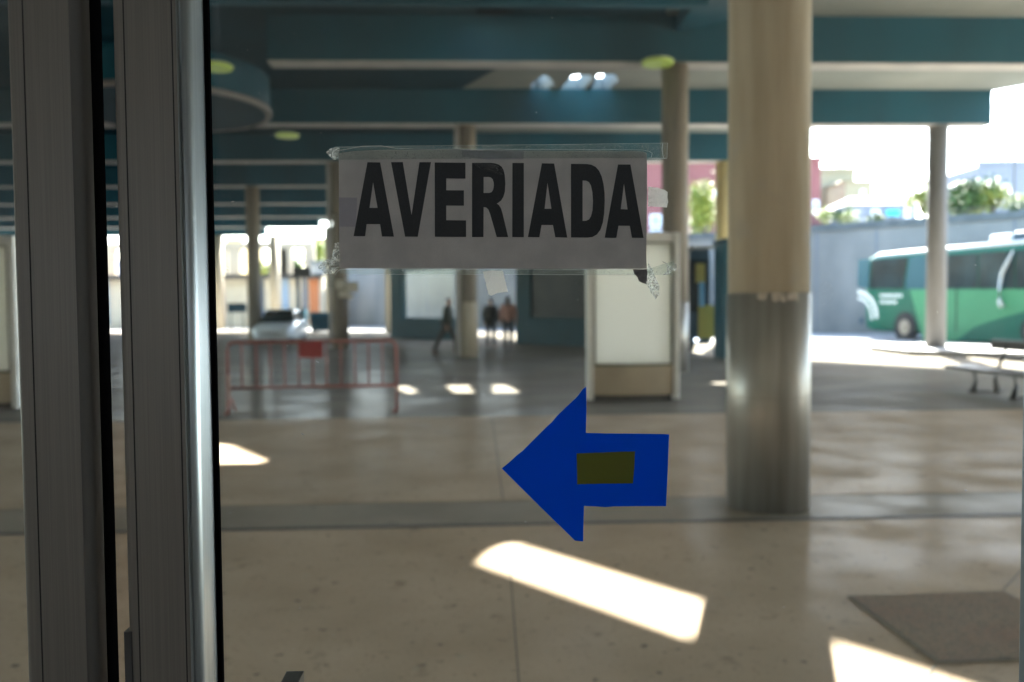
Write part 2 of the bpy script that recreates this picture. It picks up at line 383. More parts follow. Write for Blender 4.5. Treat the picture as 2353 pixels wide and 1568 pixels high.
# ------------------------------------------------------------------ canopy: roof slab, beams, ceilings
ZB, ZT, TH = 6.6, 7.6, .55
BY = [18.2 + 6.12*k for k in range(8)]   # last beam at 61.04
def up_to_roof(px, py, z=ZT):             # where the sun ray that lands on this spot of floor crosses the roof
    p = onZ(px, py); return p + SUN*(z/SUN.z)
holes_px = [
    [(1092,1292),(1115,1268),(1150,1250),(1175,1246),(1622,1384),(1618,1425),(1602,1474)],
    [(1912,1473),(2000,1500),(2130,1545),(2420,1640),(2440,1790),(1960,1760),(1924,1600)],
    [(455,1020),(505,1014),(612,1060),(596,1071),(430,1072)],
    [(905,893),(925,880),(968,903),(940,908)],
    [(1010,880),(1075,880),(1120,906),(1040,906)],
    [(1092,880),(1160,880),(1208,906),(1128,906)],
    [(1590,866),(1700,866),(1740,886),(1640,886)],
]
def grow(h, k):
    c = sum(h, Vector((0,0,0)))/len(h); return [c + (p-c)*k for p in h]
holes = [[Vector((p.x, p.y, 0)) for p in [up_to_roof(*q) for q in h]] for h in holes_px]
# the slab has thickness: push the far edges of each opening out by the ray's run through it
run = TH/math.tan(EL)
def widen(h):
    pts = sorted({(round(q.x,5), round(q.y,5)) for p in h for q in (p, p + sd*run)})
    def half(ps):
        o = []
        for p in ps:
            while len(o) > 1 and (o[-1][0]-o[-2][0])*(p[1]-o[-2][1])-(o[-1][1]-o[-2][1])*(p[0]-o[-2][0]) <= 0: o.pop()
            o.append(p)
        return o
    lo, hi = half(pts), half(pts[::-1])
    return [Vector((x, y, 0)) for x, y in lo[:-1]+hi[:-1]]
holes = [widen(grow(h,.8 if i > 2 else .96)) for i, h in enumerate(holes)]
rx0, ry0 = -48, GY+.05
roof_out = [(rx0,ry0),(edgeX(ry0),ry0),*[(x_,y_) for y_,x_ in EDGE[1:]],(rx0,BY[-1]+.5)]
roof = thing('station_canopy', (0, 30, 0), 'large flat canopy roof on deep teal beams, spanning the whole platform overhead', 'canopy')
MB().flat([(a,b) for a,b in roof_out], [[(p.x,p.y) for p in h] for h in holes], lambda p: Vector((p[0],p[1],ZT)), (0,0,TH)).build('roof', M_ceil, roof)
# teal painted ceiling on the left bays
xb1_ = XY(624, 18.2) - .005
cl = MB(); 
def panel(x0,x1,y0,y1,z): cl.box(x0,x1,y0,y1,z,z+.02)
h3 = [(p.x,p.y) for p in grow(holes[2], 1.05)]
cl.flat([(rx0,14.2),(XY(1545,14.2),14.2),(XY(1545,17.6),18.19),(rx0,18.19)], [h3], lambda p: Vector((p[0],p[1],ZT-.03)), (0,0,.02))
panel(rx0, xb1_, 18.191, 18.719, ZT-.03)
for k in range(7):
    y0 = BY[k]+.52; y1 = BY[k+1]-.01
    xa_ = XY(1200, BY[k+1]) if k == 0 else XY(1060,BY[k+1]); xb_ = XY(1062, BY[k+1])
    cl.prism([(rx0,y0),(xa_,y0),(xa_,y0+(y1-y0)*.35),(xb_,y1),(rx0,y1)], ZT-.03, ZT-.01)
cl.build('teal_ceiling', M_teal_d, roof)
xb1 = XY(624, 18.2)
for k, Y in enumerate(BY):
    x0 = xb1 if k == 0 else rx0; x1 = edgeX(Y, -.25) if k else 24
    bm_ = thing('x', (0,0,0), 'x', 'x'); bpy.data.objects.remove(bm_)
    b = MB().box(x0, x1, Y, Y+.5, ZB+.03, ZT+.001).build('beam', M_teal, roof)
    MB().box(x0+.01, x1-.01, Y+.012, Y+.488, ZB, ZB+.03).build('soffit', M_soffit, b, origin=Vector((0,30,0)))
# diagonal slip beam and short stub over the near columns
st = MB(); c2x = XY(1552, 18.4)
st.add([(c2x-.05,15.2,ZT-.35),(c2x+2.6,15.2,ZT-.35),(c2x+.25,18.19,ZT-.35),(c2x-.05,18.19,ZT-.35),
        (c2x-.05,15.2,ZT-.02),(c2x+2.6,15.2,ZT-.02),(c2x+.25,18.19,ZT-.02),(c2x-.05,18.19,ZT-.02)],[(3,2,1,0),(4,5,6,7),(0,1,5,4),(1,2,6,5),(2,3,7,6),(3,0,4,7)])
st.build('haunch', M_teal, roof)
rb_ = MB().box(rx0, c2x-.06, 15.6, 15.8, 6.9, ZT-.001).build('screen_rib', M_teal, roof)  # added rib, put here to hide the bright roof opening from the viewer
# round drum hanging from the roof, upper left
dc = onZ(460, 262, ZB)
dc = Vector((W(-8.95, 22.4).x, W(-8.95,22.4).y, 0))
dr = thing('ceiling_drum', (dc.x, dc.y, ZB), 'big round teal drum hanging under the canopy beside the door frame', 'ceiling drum')
MB().cyl(dc, 2.62, ZB+.12, ZT+.6, 64).build('drum_wall', M_teal, dr)
MB().cyl(dc, 2.66, ZB, ZB+.12, 64).build('rim', mat('drum_rim', (.22,.20,.185), .8), dr)
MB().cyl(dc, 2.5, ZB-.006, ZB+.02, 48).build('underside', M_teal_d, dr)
# round ceiling lamps
def lamp(px, py, label):
    p = onZ(px, py, ZB-.05)
    t = thing('ceiling_lamp', (p.x,p.y,ZB-.10), label, 'ceiling lamp', 'round lamps under the canopy')
    MB().cyl(p, .36, ZB-.04, ZB, 32, .30).build('housing', M_rim, t)
    MB().cyl(p, .33, ZB-.10, ZB-.035, 32).build('lens', M_lens, t)
    return t
lamp(1511, 143, 'round yellow-green lamp on the nearest beam, just left of the column top')
lamp(660, 311, 'round yellow-green lamp on the second beam, up left of the notice')
lamp(497, 153, 'round yellow-green lamp half cut off by the door frame, under the drum')

# ------------------------------------------------------------------ columns
def column(px, Y, r, label, z0=0.0, zt=ZB+.01, clad=1.53, m=M_conc, cladm=None, pipe=False, ribs=False, group='round concrete columns under the canopy'):
    X = XY(px, Y)
    t = thing('round_column', (X,Y,z0), label, 'column', group)
    MB().cyl((X,Y), r, z0, zt, 56).build('shaft', m, t)
    if clad: 
        c = MB().cyl((X,Y), r+.008, z0+.004, z0+clad, 64); c.build('steel_cladding' if cladm is None else 'painted_sleeve', cladm or M_steel, t)
    if pipe: MB().tube([(X-r-.07,Y-.1,z0+.01),(X-r-.07,Y-.1,zt)], .075, 10).build('drainpipe', M_soffit, t)
    return t, X
c1, X1 = column(1765.5, onZ(1765, 1183).y+.28, .283, 'tall tan concrete column with brown steel sleeve, nearest to the door', zt=ZT+.02)
Y1 = c1.location.y
MB().cyl((X1,Y1), .287, 4.1, 4.108, 64).build('form_joint', mat('form_joint', (.2,.16,.11), .8), c1)
MB().cyl((X1,Y1), .2915, .80, .804, 64).build('sleeve_seam', mat('sleeve_seam', (.22,.19,.16), .6, .3), c1)
# glue residue along the sleeve's upper rim
rs = MB()
for (px, h_, w_) in ((1752,.055,.05),(1789,.07,.07),(1825,.055,.075)):
    p = onY(px, 722, Y1-.29); base = math.atan2(-.29, p.x-X1)
    for q_ in range(14):
        a0 = base + random.uniform(-1,1)*w_/.58; hh = random.uniform(.3,1)*h_; ww = random.uniform(.008,.022)
        z = 1.535 - random.uniform(0, h_*.6)
        pts = []
        for (da,dz) in ((-1,0),(1,0),(.6,-1),(-.5,-1)):
            a = a0 + da*ww/.29; rr = .2935 + random.uniform(.0005,.004)
            pts.append((X1+rr*math.cos(a), Y1+rr*math.sin(a), z + dz*hh*.6))
        rs.add(pts, [(0,1,2,3)])
rs.build('glue_residue', M_residue, c1)
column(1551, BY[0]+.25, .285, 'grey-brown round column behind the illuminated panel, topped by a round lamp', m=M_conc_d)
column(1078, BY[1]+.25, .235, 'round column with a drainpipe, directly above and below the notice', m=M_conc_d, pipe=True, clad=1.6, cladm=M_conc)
column(2151, BY[1]+.25, .275, 'round column at the right, standing on the kerb island in front of the green bus', z0=.16, clad=0, m=mat('blue_grey_column', (.21,.205,.20), .85, col2=(.17,.16,.15), scale=2, stretch=(3,3,.4)))
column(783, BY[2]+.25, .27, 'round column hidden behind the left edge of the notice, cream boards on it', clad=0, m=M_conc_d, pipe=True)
column(1663, BY[2]+.25, .30, 'sunlit yellow column above the teal cabin, left of the big column', clad=0, m=mat('yellow_column', (.5,.37,.15), .8, col2=(.42,.31,.13), scale=2))
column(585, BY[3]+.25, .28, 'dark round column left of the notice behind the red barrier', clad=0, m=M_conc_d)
column(760, BY[6]+.25, .33, 'pale far column just left of the notice beneath the last beams', clad=0)
column(632, BY[7]+.25, .35, 'pale far column above the white car, under the last beam', clad=0)
column(502, BY[7]+.25, .4, 'pale far column beside the black door gasket', clad=0)
column(893, BY[5]+.25, .2, 'slim tan post beside the left teal corner post of the shelter', clad=0)
# cream boards on the hidden column
cb = thing('notice_boards', (XY(797,BY[2]-.1), BY[2]-.12, 1.9), 'cream cluster of small boards fixed to the column under the notice', 'notice board')
b = MB()
for (a0,b0,a1,b1) in ((772,644,792,664),(795,648,822,672),(778,668,800,684),(800,676,812,688)):
    p = onY(a0,b1,BY[2]-.1); q_ = onY(a1,b0,BY[2]-.1); dy = random.uniform(.0,.09)
    b.box(p.x,q_.x,BY[2]-.14+dy,BY[2]-.11+dy,p.z,q_.z)
b.build('boards', M_cream, cb)

# kerb island at the right under the column
ki = [W(10.6,18.3), W(12.9,18.9), W(16,24.6), W(14,27.2), W(11.2,26.4)]
struct(MB().prism([(p.x,p.y) for p in [W(11.0,23.6),W(14.2,21.2),W(15.6,24.6),W(13.2,27.6),W(11.0,26.2)]], -.01, .16).build('kerb_island', M_kerb))

# ------------------------------------------------------------------ retaining wall and upper street
wa, wb = W(-19.6, 74.4), W(26, 33.1)
wa = W(-16.9, 72.0)
dw = (wb-wa).normalized(); nw = Vector((-dw.y, dw.x, 0))
if nw.y < 0: nw = -nw
rw = thing('retaining_wall', (wa+wb)/2, 'long grey concrete retaining wall behind the green bus', 'wall')
ZW = 5.42
def wallbox(a, b, z0, z1, t0, t1):
    p = [a+nw*t0, b+nw*t0, b+nw*t1, a+nw*t1]; return MB().prism([(v.x,v.y) for v in p], z0, z1)
wallbox(wa, wb, 0, ZW-.35, 0, .4).build('wall', M_wall, rw)
wallbox(wa, wb, ZW-.35, ZW-.02, -.08, .45).build('coping', mat('coping', (.10,.11,.11), .8, col2=(.06,.07,.07), scale=2), rw)
Lw = (wb-wa).length; 
for k in range(1, 20):
    a = wa + dw*(Lw*k/20); 
    wallbox(a, a+dw*.05, .1, ZW-.36, -.012, .0).build('panel_joint', M_pane, rw)
up_ = MB(); P_ = [wa+nw*.42, wb+nw*.42, wb+nw*120+dw*60, wa+nw*120-dw*10]
up_.prism([(v.x,v.y) for v in P_], ZW-1.2, ZW-.45); struct(up_.build('upper_street', M_asph))

def crown(c, r, n, s, seed=1, flat=1.0):
    rnd = random.Random(seed); m = MB()
    cl_ = [Vector((rnd.gauss(0,.42)*r[0], rnd.gauss(0,.42)*r[1], rnd.gauss(0,.42)*r[2])) for _ in range(16)]
    for i in range(n):
        k = rnd.choice(cl_); q_ = Vector(c) + k + Vector((rnd.gauss(0,.24)*r[0], rnd.gauss(0,.24)*r[1], rnd.gauss(0,.24)*r[2]))
        if q_.z < c[2]-r[2]*1.1: continue
        a = Vector((rnd.uniform(-1,1),rnd.uniform(-1,1),rnd.uniform(-.6,.6))).normalized(); b_ = a.cross(Vector((rnd.uniform(-1,1),rnd.uniform(-1,1),1))).normalized()
        ss = s*rnd.uniform(.6,1.4)
        m.add([q_-a*ss, q_-b_*ss*.55, q_+a*ss, q_+b_*ss*.55], [(0,1,2,3)])
    return m
def tree(p, h, cz, r, n, s, leaf, label, group=None, seed=1):
    t = thing('tree', p, label, 'tree', group)
    tr = MB(); base = Vector(p); top = Vector((p[0], p[1], p[2]+h))
    tr.tube([base, base.lerp(top,.5)+Vector((.08,0,0)), top], [.16,.12,.06], 8)
    for k in range(5):
        a = k*1.3+seed; tr.tube([base.lerp(top,.5+.08*k), base.lerp(top,.6+.08*k)+Vector((math.cos(a),math.sin(a),.5))*r[0]*.55], [.07,.025], 6)
    tr.build('trunk', M_trunk, t)
    crown((p[0],p[1],p[2]+cz), r, n, s, seed).build('crown', leaf, t)
    return t
def at_depth(px, d, z=0):     # ground point under a picture column at forward distance d
    q_ = W((px-1176.5)/F*d, d); return Vector((q_.x, q_.y, z))
def bush(px, d, zc, r, n, s, leaf, label, seed, group='shrubs along the top of the retaining wall'):
    p = at_depth(px, d, ZW-.46)
    t = thing('shrub', p, label, 'shrub', group)
    MB().tube([p, p+Vector((0,0,max(.3,zc-p.z)))], [.06,.02], 6).build('stem', M_trunk, t)
    crown((p.x,p.y,zc), r, n, s, seed).build('foliage', leaf, t)

# buildings on the upper street
def building(name, px0, px1, pytop, d, m, label, wins=(), zb=ZW-.46, depth=8, roofm=None, hip=0, cat='building', wincol=M_pane):
    c = at_depth((px0+px1)/2, d, zb); wdt = (px1-px0)/F*d; zt = 1.45 + (700-pytop)/F*d
    t = thing(name, c, label, cat, rz=-YAW)
    MB().box(-wdt/2, wdt/2, 0, depth, 0, zt-zb).build('wall', m, t, local=True)
    if hip:
        h_ = hip/F*d
        MB().add([(-wdt/2-.2,-.2,zt-zb),(wdt/2+.2,-.2,zt-zb),(wdt/2+.2,depth,zt-zb),(-wdt/2-.2,depth,zt-zb),(-wdt*.15,depth/2,zt-zb+h_),(wdt*.1,depth/2,zt-zb+h_)],
                 [(3,2,1,0),(0,1,5,4),(1,2,5),(2,3,4,5),(3,0,4)]).build('roof', roofm or m, t, local=True)
    else:
        MB().box(-wdt/2-.1, wdt/2+.1, -.1, .2, zt-zb+.003, zt-zb+.35).build('parapet', roofm or m, t, local=True)
    for (x0,y0,x1,y1,wm) in wins:
        a = (x0-(px0+px1)/2)/F*d; b_ = (x1-(px0+px1)/2)/F*d; z0 = 1.45+(700-y1)/F*d-zb; z1 = 1.45+(700-y0)/F*d-zb
        f = MB().box(a,b_,-.05,.02,z0,z1).build('window', M_tilew, t, local=True)
        MB().box(a+.12,b_-.12,-.06,-.01,z0+.12,z1-.12).build('pane', wm, f, local=True)
    return t
building('pink_building', 1430, 1884, 376, 62, M_pink, 'pink rendered building seen beside the notice and left of the big column',
         [(1494,492,1520,520,M_bluep),(1494,525,1520,545,M_pane),(1604,436,1618,452,M_bluep),(1640,436,1650,452,M_pane),(1604,462,1616,500,M_pane),(1866,462,1880,495,M_pane)])
building('tan_terrace', 1884, 1962, 399, 70, M_beige, 'taller tan terrace next to the pink building', [(1905,430,1915,445,M_pane)])
building('beige_house', 1940, 2002, 420, 66, M_beige, 'lower beige house between the tan terrace and the white pavilion', [(1975,440,1985,455,M_pane)], hip=14, roofm=mat('sand_roof', (.24,.20,.13), .9))
building('white_pavilion', 1950, 2104, 474, 58, M_whiteb, 'low white pavilion with pale hipped roof above the wall', [(2000,484,2018,505,M_pane),(2075,484,2092,505,M_bluep)], hip=34, roofm=mat('pale_roof', (.27,.27,.30), .9))
building('white_block', 2246, 2420, 387, 64, M_whiteb, 'pale grey flat-roofed block behind the trees at the right edge', [(2300,430,2318,455,M_pane)])
p = at_depth(2050, 57.5, 0)
t = thing('turquoise_sign', (p.x,p.y,ZW-.46), 'small blank turquoise board in front of the white pavilion', 'sign')
z0 = 1.45+(700-500)/F*57.5; z1 = 1.45+(700-486)/F*57.5
MB().box(p.x-.45,p.x+.45,p.y-.03,p.y+.03,z0,z1).build('board', M_turq, t); MB().box(p.x-.04,p.x+.04,p.y+.03,p.y+.09,ZW-.46,z1-.1).build('post', M_iron, t)
# tall lamp post at the right
p = at_depth(2326, 60, ZW-.46)
t = thing('lamp_post', p, 'thin tall mast rising above the pale block at the right', 'lamp post')
MB().tube([p, p+Vector((0,0,9.5))], [.09,.05], 10).build('pole', M_iron, t)
MB().tube([p+Vector((0,0,9.5)), p+Vector((.5,0,9.8)), p+Vector((1.2,0,9.85))], [.05,.045,.04], 8).build('arm', M_iron, t)
MB().box(p.x+1.1,p.x+1.7,p.y-.12,p.y+.12,ZW-.46+9.8,ZW-.46+9.9).build('lamp_head', M_rim, t)
# trees above the wall
def wall_d(px):   # forward distance of the wall at a picture column
    best = None
    for i in range(2001):
        q_ = wa.lerp(wb, i/2000); x = q_.x*math.cos(YAW)-q_.y*math.sin(YAW); d = q_.x*math.sin(YAW)+q_.y*math.cos(YAW)
        e = abs(1176.5+F*x/d-px)
        if best is None or e < best[0]: best = (e, d)
    return best[1]
for (px, pyc, rr, n, leaf, lab, sd_) in (
    (2215, 452, (1.2,1.1,.85), 2600, M_leafd, 'dark green tree above the wall, right of the kerb column', 3),
    (2275, 462, (.95,.9,.6), 1600, M_leafy, 'yellowish tree above the wall in front of the pale block', 5),
    (2118, 462, (.65,.7,.7), 1200, M_leafy, 'small tree above the wall just left of the kerb column', 8)):
    d = wall_d(px)+3; p = at_depth(px, d, ZW-.46); zc = 1.45+(698-pyc)/F*d
    tree(p, zc-p.z+.3, zc-p.z, rr, n, .12, leaf, lab, 'trees above the retaining wall', sd_)
for i, (px, pyc, r_, leaf, lab) in enumerate(((1893,498,.55,M_leafy,'yellow-green shrub on the wall next to the big column'),(1925,500,.4,M_leafd,'small green shrub second from the big column on the wall'),
        (1945,498,.5,M_leafy,'pale shrub on the wall under the beige house'),(2330,478,.5,M_leafd,'shrub on the wall at the right picture edge'),(2010,503,.3,M_leafd,'tiny shrub on the wall before the white pavilion'))):
    d = wall_d(px)+1.6; bush(px, d, 1.45+(699-pyc)/F*d, (r_,r_,r_*.75), 500, .07, leaf, lab, 20+i)
d = 54; p = at_depth(1618, d, ZW-.46); tree(p, 4.2, 2.6, (.85,.85,1.9), 3200, .13, M_leafy, 'bright yellow-green tree in front of the pink building', seed=11)
# railing on top of the wall
rl = thing('railing', (wa+wb)/2+Vector((0,0,ZW-.02)), 'thin dark railing running along the top of the retaining wall', 'railing')
a_ = wa.lerp(wb,.5)
rb = MB(); rb.tube([a_+nw*.15+Vector((0,0,ZW+.25)), wb+nw*.15+Vector((0,0,ZW+.25))], .02, 6); rb.build('rail', M_iron, rl)
for k in range(24):
    q_ = a_.lerp(wb, k/23)+nw*.15; MB().tube([q_+Vector((0,0,ZW-.03)), q_+Vector((0,0,ZW+.25))], .015, 5).build('post', M_iron, rl)

# ------------------------------------------------------------------ green coach
B0 = W(15.0, 36.6); B1 = W(18.2, 25.0); db = (B1-B0).normalized(); nb = Vector((-db.y, db.x, 0))
rzb = math.atan2(db.y, db.x)
bus = thing('green_coach', B0, 'two-tone green coach parked in front of the grey retaining wall', 'bus', rz=rzb)
def onbus(px, py):        # picture point -> (x along the coach side, z)
    d_ = ray(px, py); t_ = (B0-CAM).dot(nb)/d_.dot(nb); q_ = CAM + d_*t_; return ((q_-B0).dot(db), q_.z)
def Z8(x, y): return ((3100+x/1.96)/1.7407, (850+y/1.96)/1.7407)
HB = 3.5
def bsec(x, y0, y1, z0, z1, r=.22):
    pts = []
    for (cx, cy, a0) in ((y1-r, z1-r, 0), (y0+r, z1-r, 90)):
        for k in range(6):
            a = R(a0+18*k); pts.append((x, cx+r*math.cos(a), cy+r*math.sin(a)))
    pts += [(x, y0, z0+.1), (x, y0+.08, z0), (x, y1-.08, z0), (x, y1, z0+.1)]
    return pts
rings = [bsec(.0,.35,2.15,.75,HB-.55), bsec(.08,.16,2.34,.5,HB-.28), bsec(.3,.04,2.46,.38,HB-.12), bsec(.7,0,2.5,.34,HB-.03), bsec(1.2,0,2.5,.32,HB)]
rings += [bsec(x,0,2.5,.32,HB) for x in (3,5,7,9,11)] + [bsec(11.8,.05,2.45,.34,HB-.05), bsec(12.1,.2,2.3,.5,HB-.4)]
MB().loft(rings).build('body', M_busd, bus, local=True)
MB().box(1.0,11.4,.16,2.34,HB+.004,HB+.05).build('roof_skin', M_busroof, bus, local=True)
MB().tube([(.25,.3,HB-.2),(.9,.13,HB-.035),(2,.10,HB-.02),(11.4,.10,HB-.02)], .075, 8).build('roof_rail', M_busroof, bus, local=True)
def side(poly, name, m, off=.006, t=.004, parent=None, z8=True):
    pts = [onbus(*(Z8(*q_) if z8 else q_)) for q_ in poly]
    return MB().flat(pts, [], lambda p: Vector((p[0], -off, p[1])), (0,t,0)).build(name, m, parent or bus, local=True)
side([(1060,605),(2300,600),(2300,1010),(1160,1010),(1110,800)], 'light_green_panel', M_busl, .008)
side([(1420,1012),(1560,900),(1700,850),(1950,780),(2300,690),(2300,1012)], 'dark_swoosh', M_busd, .014)
side([(655,372),(745,362),(735,598),(648,585)], 'window', M_winb, .02, .012)
side([(760,372),(1045,352),(1010,600),(745,600)], 'window', M_win, .02, .012)
side([(1058,350),(1300,335),(1300,600),(1022,600)], 'window', M_winb, .02, .012)
for (a0,a1) in ((1320,1590),(1600,1880),(1890,2250)):
    side([(a0,340-(a0-1320)*.07),(a1,340-(a1-1320)*.07),(a1,598),(a0,598)], 'window', M_win, .02, .012)
def arc(rad0, rad1, cx, cy, a0, a1):
    n = 12; o = [(cx+rad1*math.cos(R(a0+(a1-a0)*i/n)), cy-rad1*1.25*math.sin(R(a0+(a1-a0)*i/n))) for i in range(n+1)]
    i_ = [(cx+rad0*math.cos(R(a1-(a1-a0)*i/n)), cy-rad0*1.25*math.sin(R(a1-(a1-a0)*i/n))) for i in range(n+1)]
    return o + i_
side(arc(140,165,645,815,-5,88), 'white_arc', M_decal, .016); side(arc(105,122,645,815,-12,86), 'white_arc', M_decal, .016)
for (y0, x1) in ((640,1005),(690,940)):
    x = 825
    while x < x1:
        w_ = random.choice((14,18,22)); side([(x,y0),(x+w_,y0),(x+w_,y0+26),(x,y0+26)], 'lettering', M_decal, .016); x += w_+6
wx, wz = onbus(*Z8(1020,905))
def wheel(x):
    MB().disc((x,-.01,.5),(0,1,0),.62,.02,32).build('wheel_arch', M_tyre, bus, local=True)
    w_ = MB(); w_.disc((x,-.03,.5),(0,1,0),.5,.3,32); o = w_.build('wheel', M_tyre, bus, local=True)
    h_ = MB(); h_.disc((x,-.045,.5),(0,1,0),.3,.03,24); h_.disc((x,-.09,.5),(0,1,0),.12,.05,16); h_.build('rim', M_hub, o, local=True)
wheel(wx); wheel(wx+6.0); 
lx, lz = onbus(*Z8(690,850)); MB().disc((lx-.1,-.02,lz),(0,1,0),.14,.03,20).build('lamp', M_navy, bus, local=True)
ax, az = onbus(*Z8(1800,190)); MB().bbox(ax,11,.3,2.2,HB+.052,HB+.4,.06).build('roof_unit', M_navy, bus, local=True)
bx, bz = onbus(*Z8(1620,190)); MB().bbox(bx,ax-.05,.3,2.2,HB+.052,HB+.34,.06).build('roof_hatch', M_busroof, bus, local=True)
pts = [onbus(*Z8(*q_)) for q_ in ((1890,300),(1840,400),(1800,480),(1782,600),(1782,700),(1800,740))]
MB().tube([(p_[0],-.12,p_[1]) for p_ in pts], [.03,.05,.06,.05,.07,.09], 8).build('white_stripe', M_decal, bus, local=True)
dx, dz = onbus(*Z8(1425,600)); MB().box(dx-.02,dx+.02,-.022,-.013,.4,dz).build('door_seam', M_tyre, bus, local=True)

# ------------------------------------------------------------------ second bus, front seen between column and cabin
bp0 = onZ(1560, 818); Yb = bp0.y
xl, xr = XY(1425, Yb), XY(1655, Yb)
b2 = thing('dark_bus', ((xl+xr)/2, Yb, 0), 'dark bus with yellow front panels seen head-on between column and teal cabin', 'bus')
cx = (xl+xr)/2; hw = 1.25
def fs(Yf, x0, x1, z0, z1, r=.16):
    pts = []
    for (ccx, ccz, a0) in ((x1-r, z1-r, 0), (x0+r, z1-r, 90)):
        for k in range(6): a = R(a0+18*k); pts.append((ccx+r*math.cos(a), Yf, ccz+r*math.sin(a)))
    return pts + [(x0,Yf,z0+.08),(x0+.08,Yf,z0),(x1-.08,Yf,z0),(x1,Yf,z0+.08)]
MB().loft([fs(Yb+.0,cx-hw+.12,cx+hw-.12,.4,3.0), fs(Yb+.12,cx-hw+.02,cx+hw-.02,.32,3.12), fs(Yb+.4,cx-hw,cx+hw,.3,3.2), fs(Yb+9,cx-hw,cx+hw,.3,3.2)]).build('body', M_navy, b2)
MB().box(cx-hw+.15,cx+hw-.15,Yb-.02,Yb+.01,1.25,2.75).build('windscreen', M_win, b2)
p = onY(1604,765,Yb); q_ = onY(1640,702,Yb); MB().box(p.x,q_.x,Yb-.03,Yb-.005,.5,q_.z).build('yellow_panel', M_yb, b2)
p = onY(1600,650,Yb-.2); q_ = onY(1620,610,Yb-.2); MB().box(p.x,q_.x,Yb-.2,Yb-.12,p.z,q_.z+.05).build('route_board', M_yb, b2)
p = onY(1606,705,Yb-.25); q_ = onY(1617,648,Yb-.25); MB().bbox(p.x,q_.x,Yb-.3,Yb-.22,p.z,q_.z,.02).build('mirror', M_sky, b2)
p = onY(1600,782,Yb); MB().disc((p.x,Yb-.03,p.z),(0,1,0),.05,.03,20).build('headlight', M_head, b2)
for s_ in (-1,1): MB().disc((cx+s_*(hw-.32)-.15,Yb+1.8,.48),(1,0,0),.48,.3,28).build('wheel', M_tyre, b2)
p = onY(1588,588,Yb); q_ = onY(1640,570,Yb); MB().box(p.x,q_.x,Yb-.05,Yb+.3,3.06,3.16).build('visor', M_soffit, b2)

# teal cabin hidden behind the big column
cp = onZ(1656, 826); x0 = XY(1640, cp.y+1.0); x1 = XY(1850, cp.y)
kc = thing('teal_cabin', ((x0+x1)/2, cp.y, 0), 'narrow dark teal cabin just left of the big column', 'cabin')
zt = onY(1650, 548, cp.y).z
MB().bbox(x0,x1,cp.y,cp.y+1.0,.0,zt-.12,.03).build('wall', M_teal, kc)
MB().bbox(x0-.03,x1+.06,cp.y-.06,cp.y+1.03,zt-.117,zt,.02).build('roof', M_teal_d, kc)
MB().box(x0+.5,x1-.2,cp.y-.01,cp.y+.01,1.1,2.3).build('window', M_win, kc)

# ------------------------------------------------------------------ teal waiting shelter (parapet, posts, glass) behind the people
sa = onZ(1345, 798); sb = onZ(898, 776)
dsh = (sb-sa).normalized(); nsh = Vector((-dsh.y, dsh.x, 0)); Ls = (sb-sa).length
if nsh.y < 0: nsh = -nsh
def along(px):
    best = min(range(1001), key=lambda i: abs(1176.5+F*((sa.lerp(sb,i/1000).x*math.cos(YAW)-sa.lerp(sb,i/1000).y*math.sin(YAW))/(sa.lerp(sb,i/1000).x*math.sin(YAW)+sa.lerp(sb,i/1000).y*math.cos(YAW)))-px))
    return best/1000*Ls
sh = thing('teal_shelter', (sa+sb)/2, 'long dark teal waiting shelter with glazed openings under the notice', 'shelter')
def shb(l0, l1, z0, z1, t0, t1, name, m, parent=sh):
    p = [sa+dsh*l0+nsh*t0, sa+dsh*l1+nsh*t0, sa+dsh*l1+nsh*t1, sa+dsh*l0+nsh*t1]
    return MB().prism([(v.x,v.y) for v in p], z0, z1).build(name, m, parent, origin=sh.location.copy())
l1, l2, l3, l4 = along(1218), along(1186), along(1060), along(925)
l6 = along(1040)
M_teal_s = mat('shelter_teal', (.012, .055, .066), .7, spec=.15, col2=(.010, .042, .05), scale=.8)
M_darkglass = mat('dark_glass', (.004, .010, .011), .3, spec=.06, col2=(.02, .022, .02), scale=1.2)
shb(-.9, l2, 0, 1.02, 0, .25, 'lower_wall', M_teal_s)
shb(l1, l2, 1.02, 3.2, 0, .25, 'post', M_teal_s)
shb(-.9, -.3, 1.02, 3.2, 0, .25, 'post', M_teal_s)
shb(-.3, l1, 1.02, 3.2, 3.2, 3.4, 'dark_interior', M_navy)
shb(-.3, l1, 1.02, 3.2, .1, .12, 'glass', M_darkglass)
shb(l6, l4, 0, .98, 0, .25, 'lower_wall', M_teal_s)
shb(l4, Ls, 0, 3.2, 0, .25, 'post', M_teal_s)
shb(-.9, Ls, 3.2, 3.5, -.1, 1.2, 'roof', M_teal_s)
shb(l6, l4, .98, 3.2, .1, .11, 'glass', M_glass)

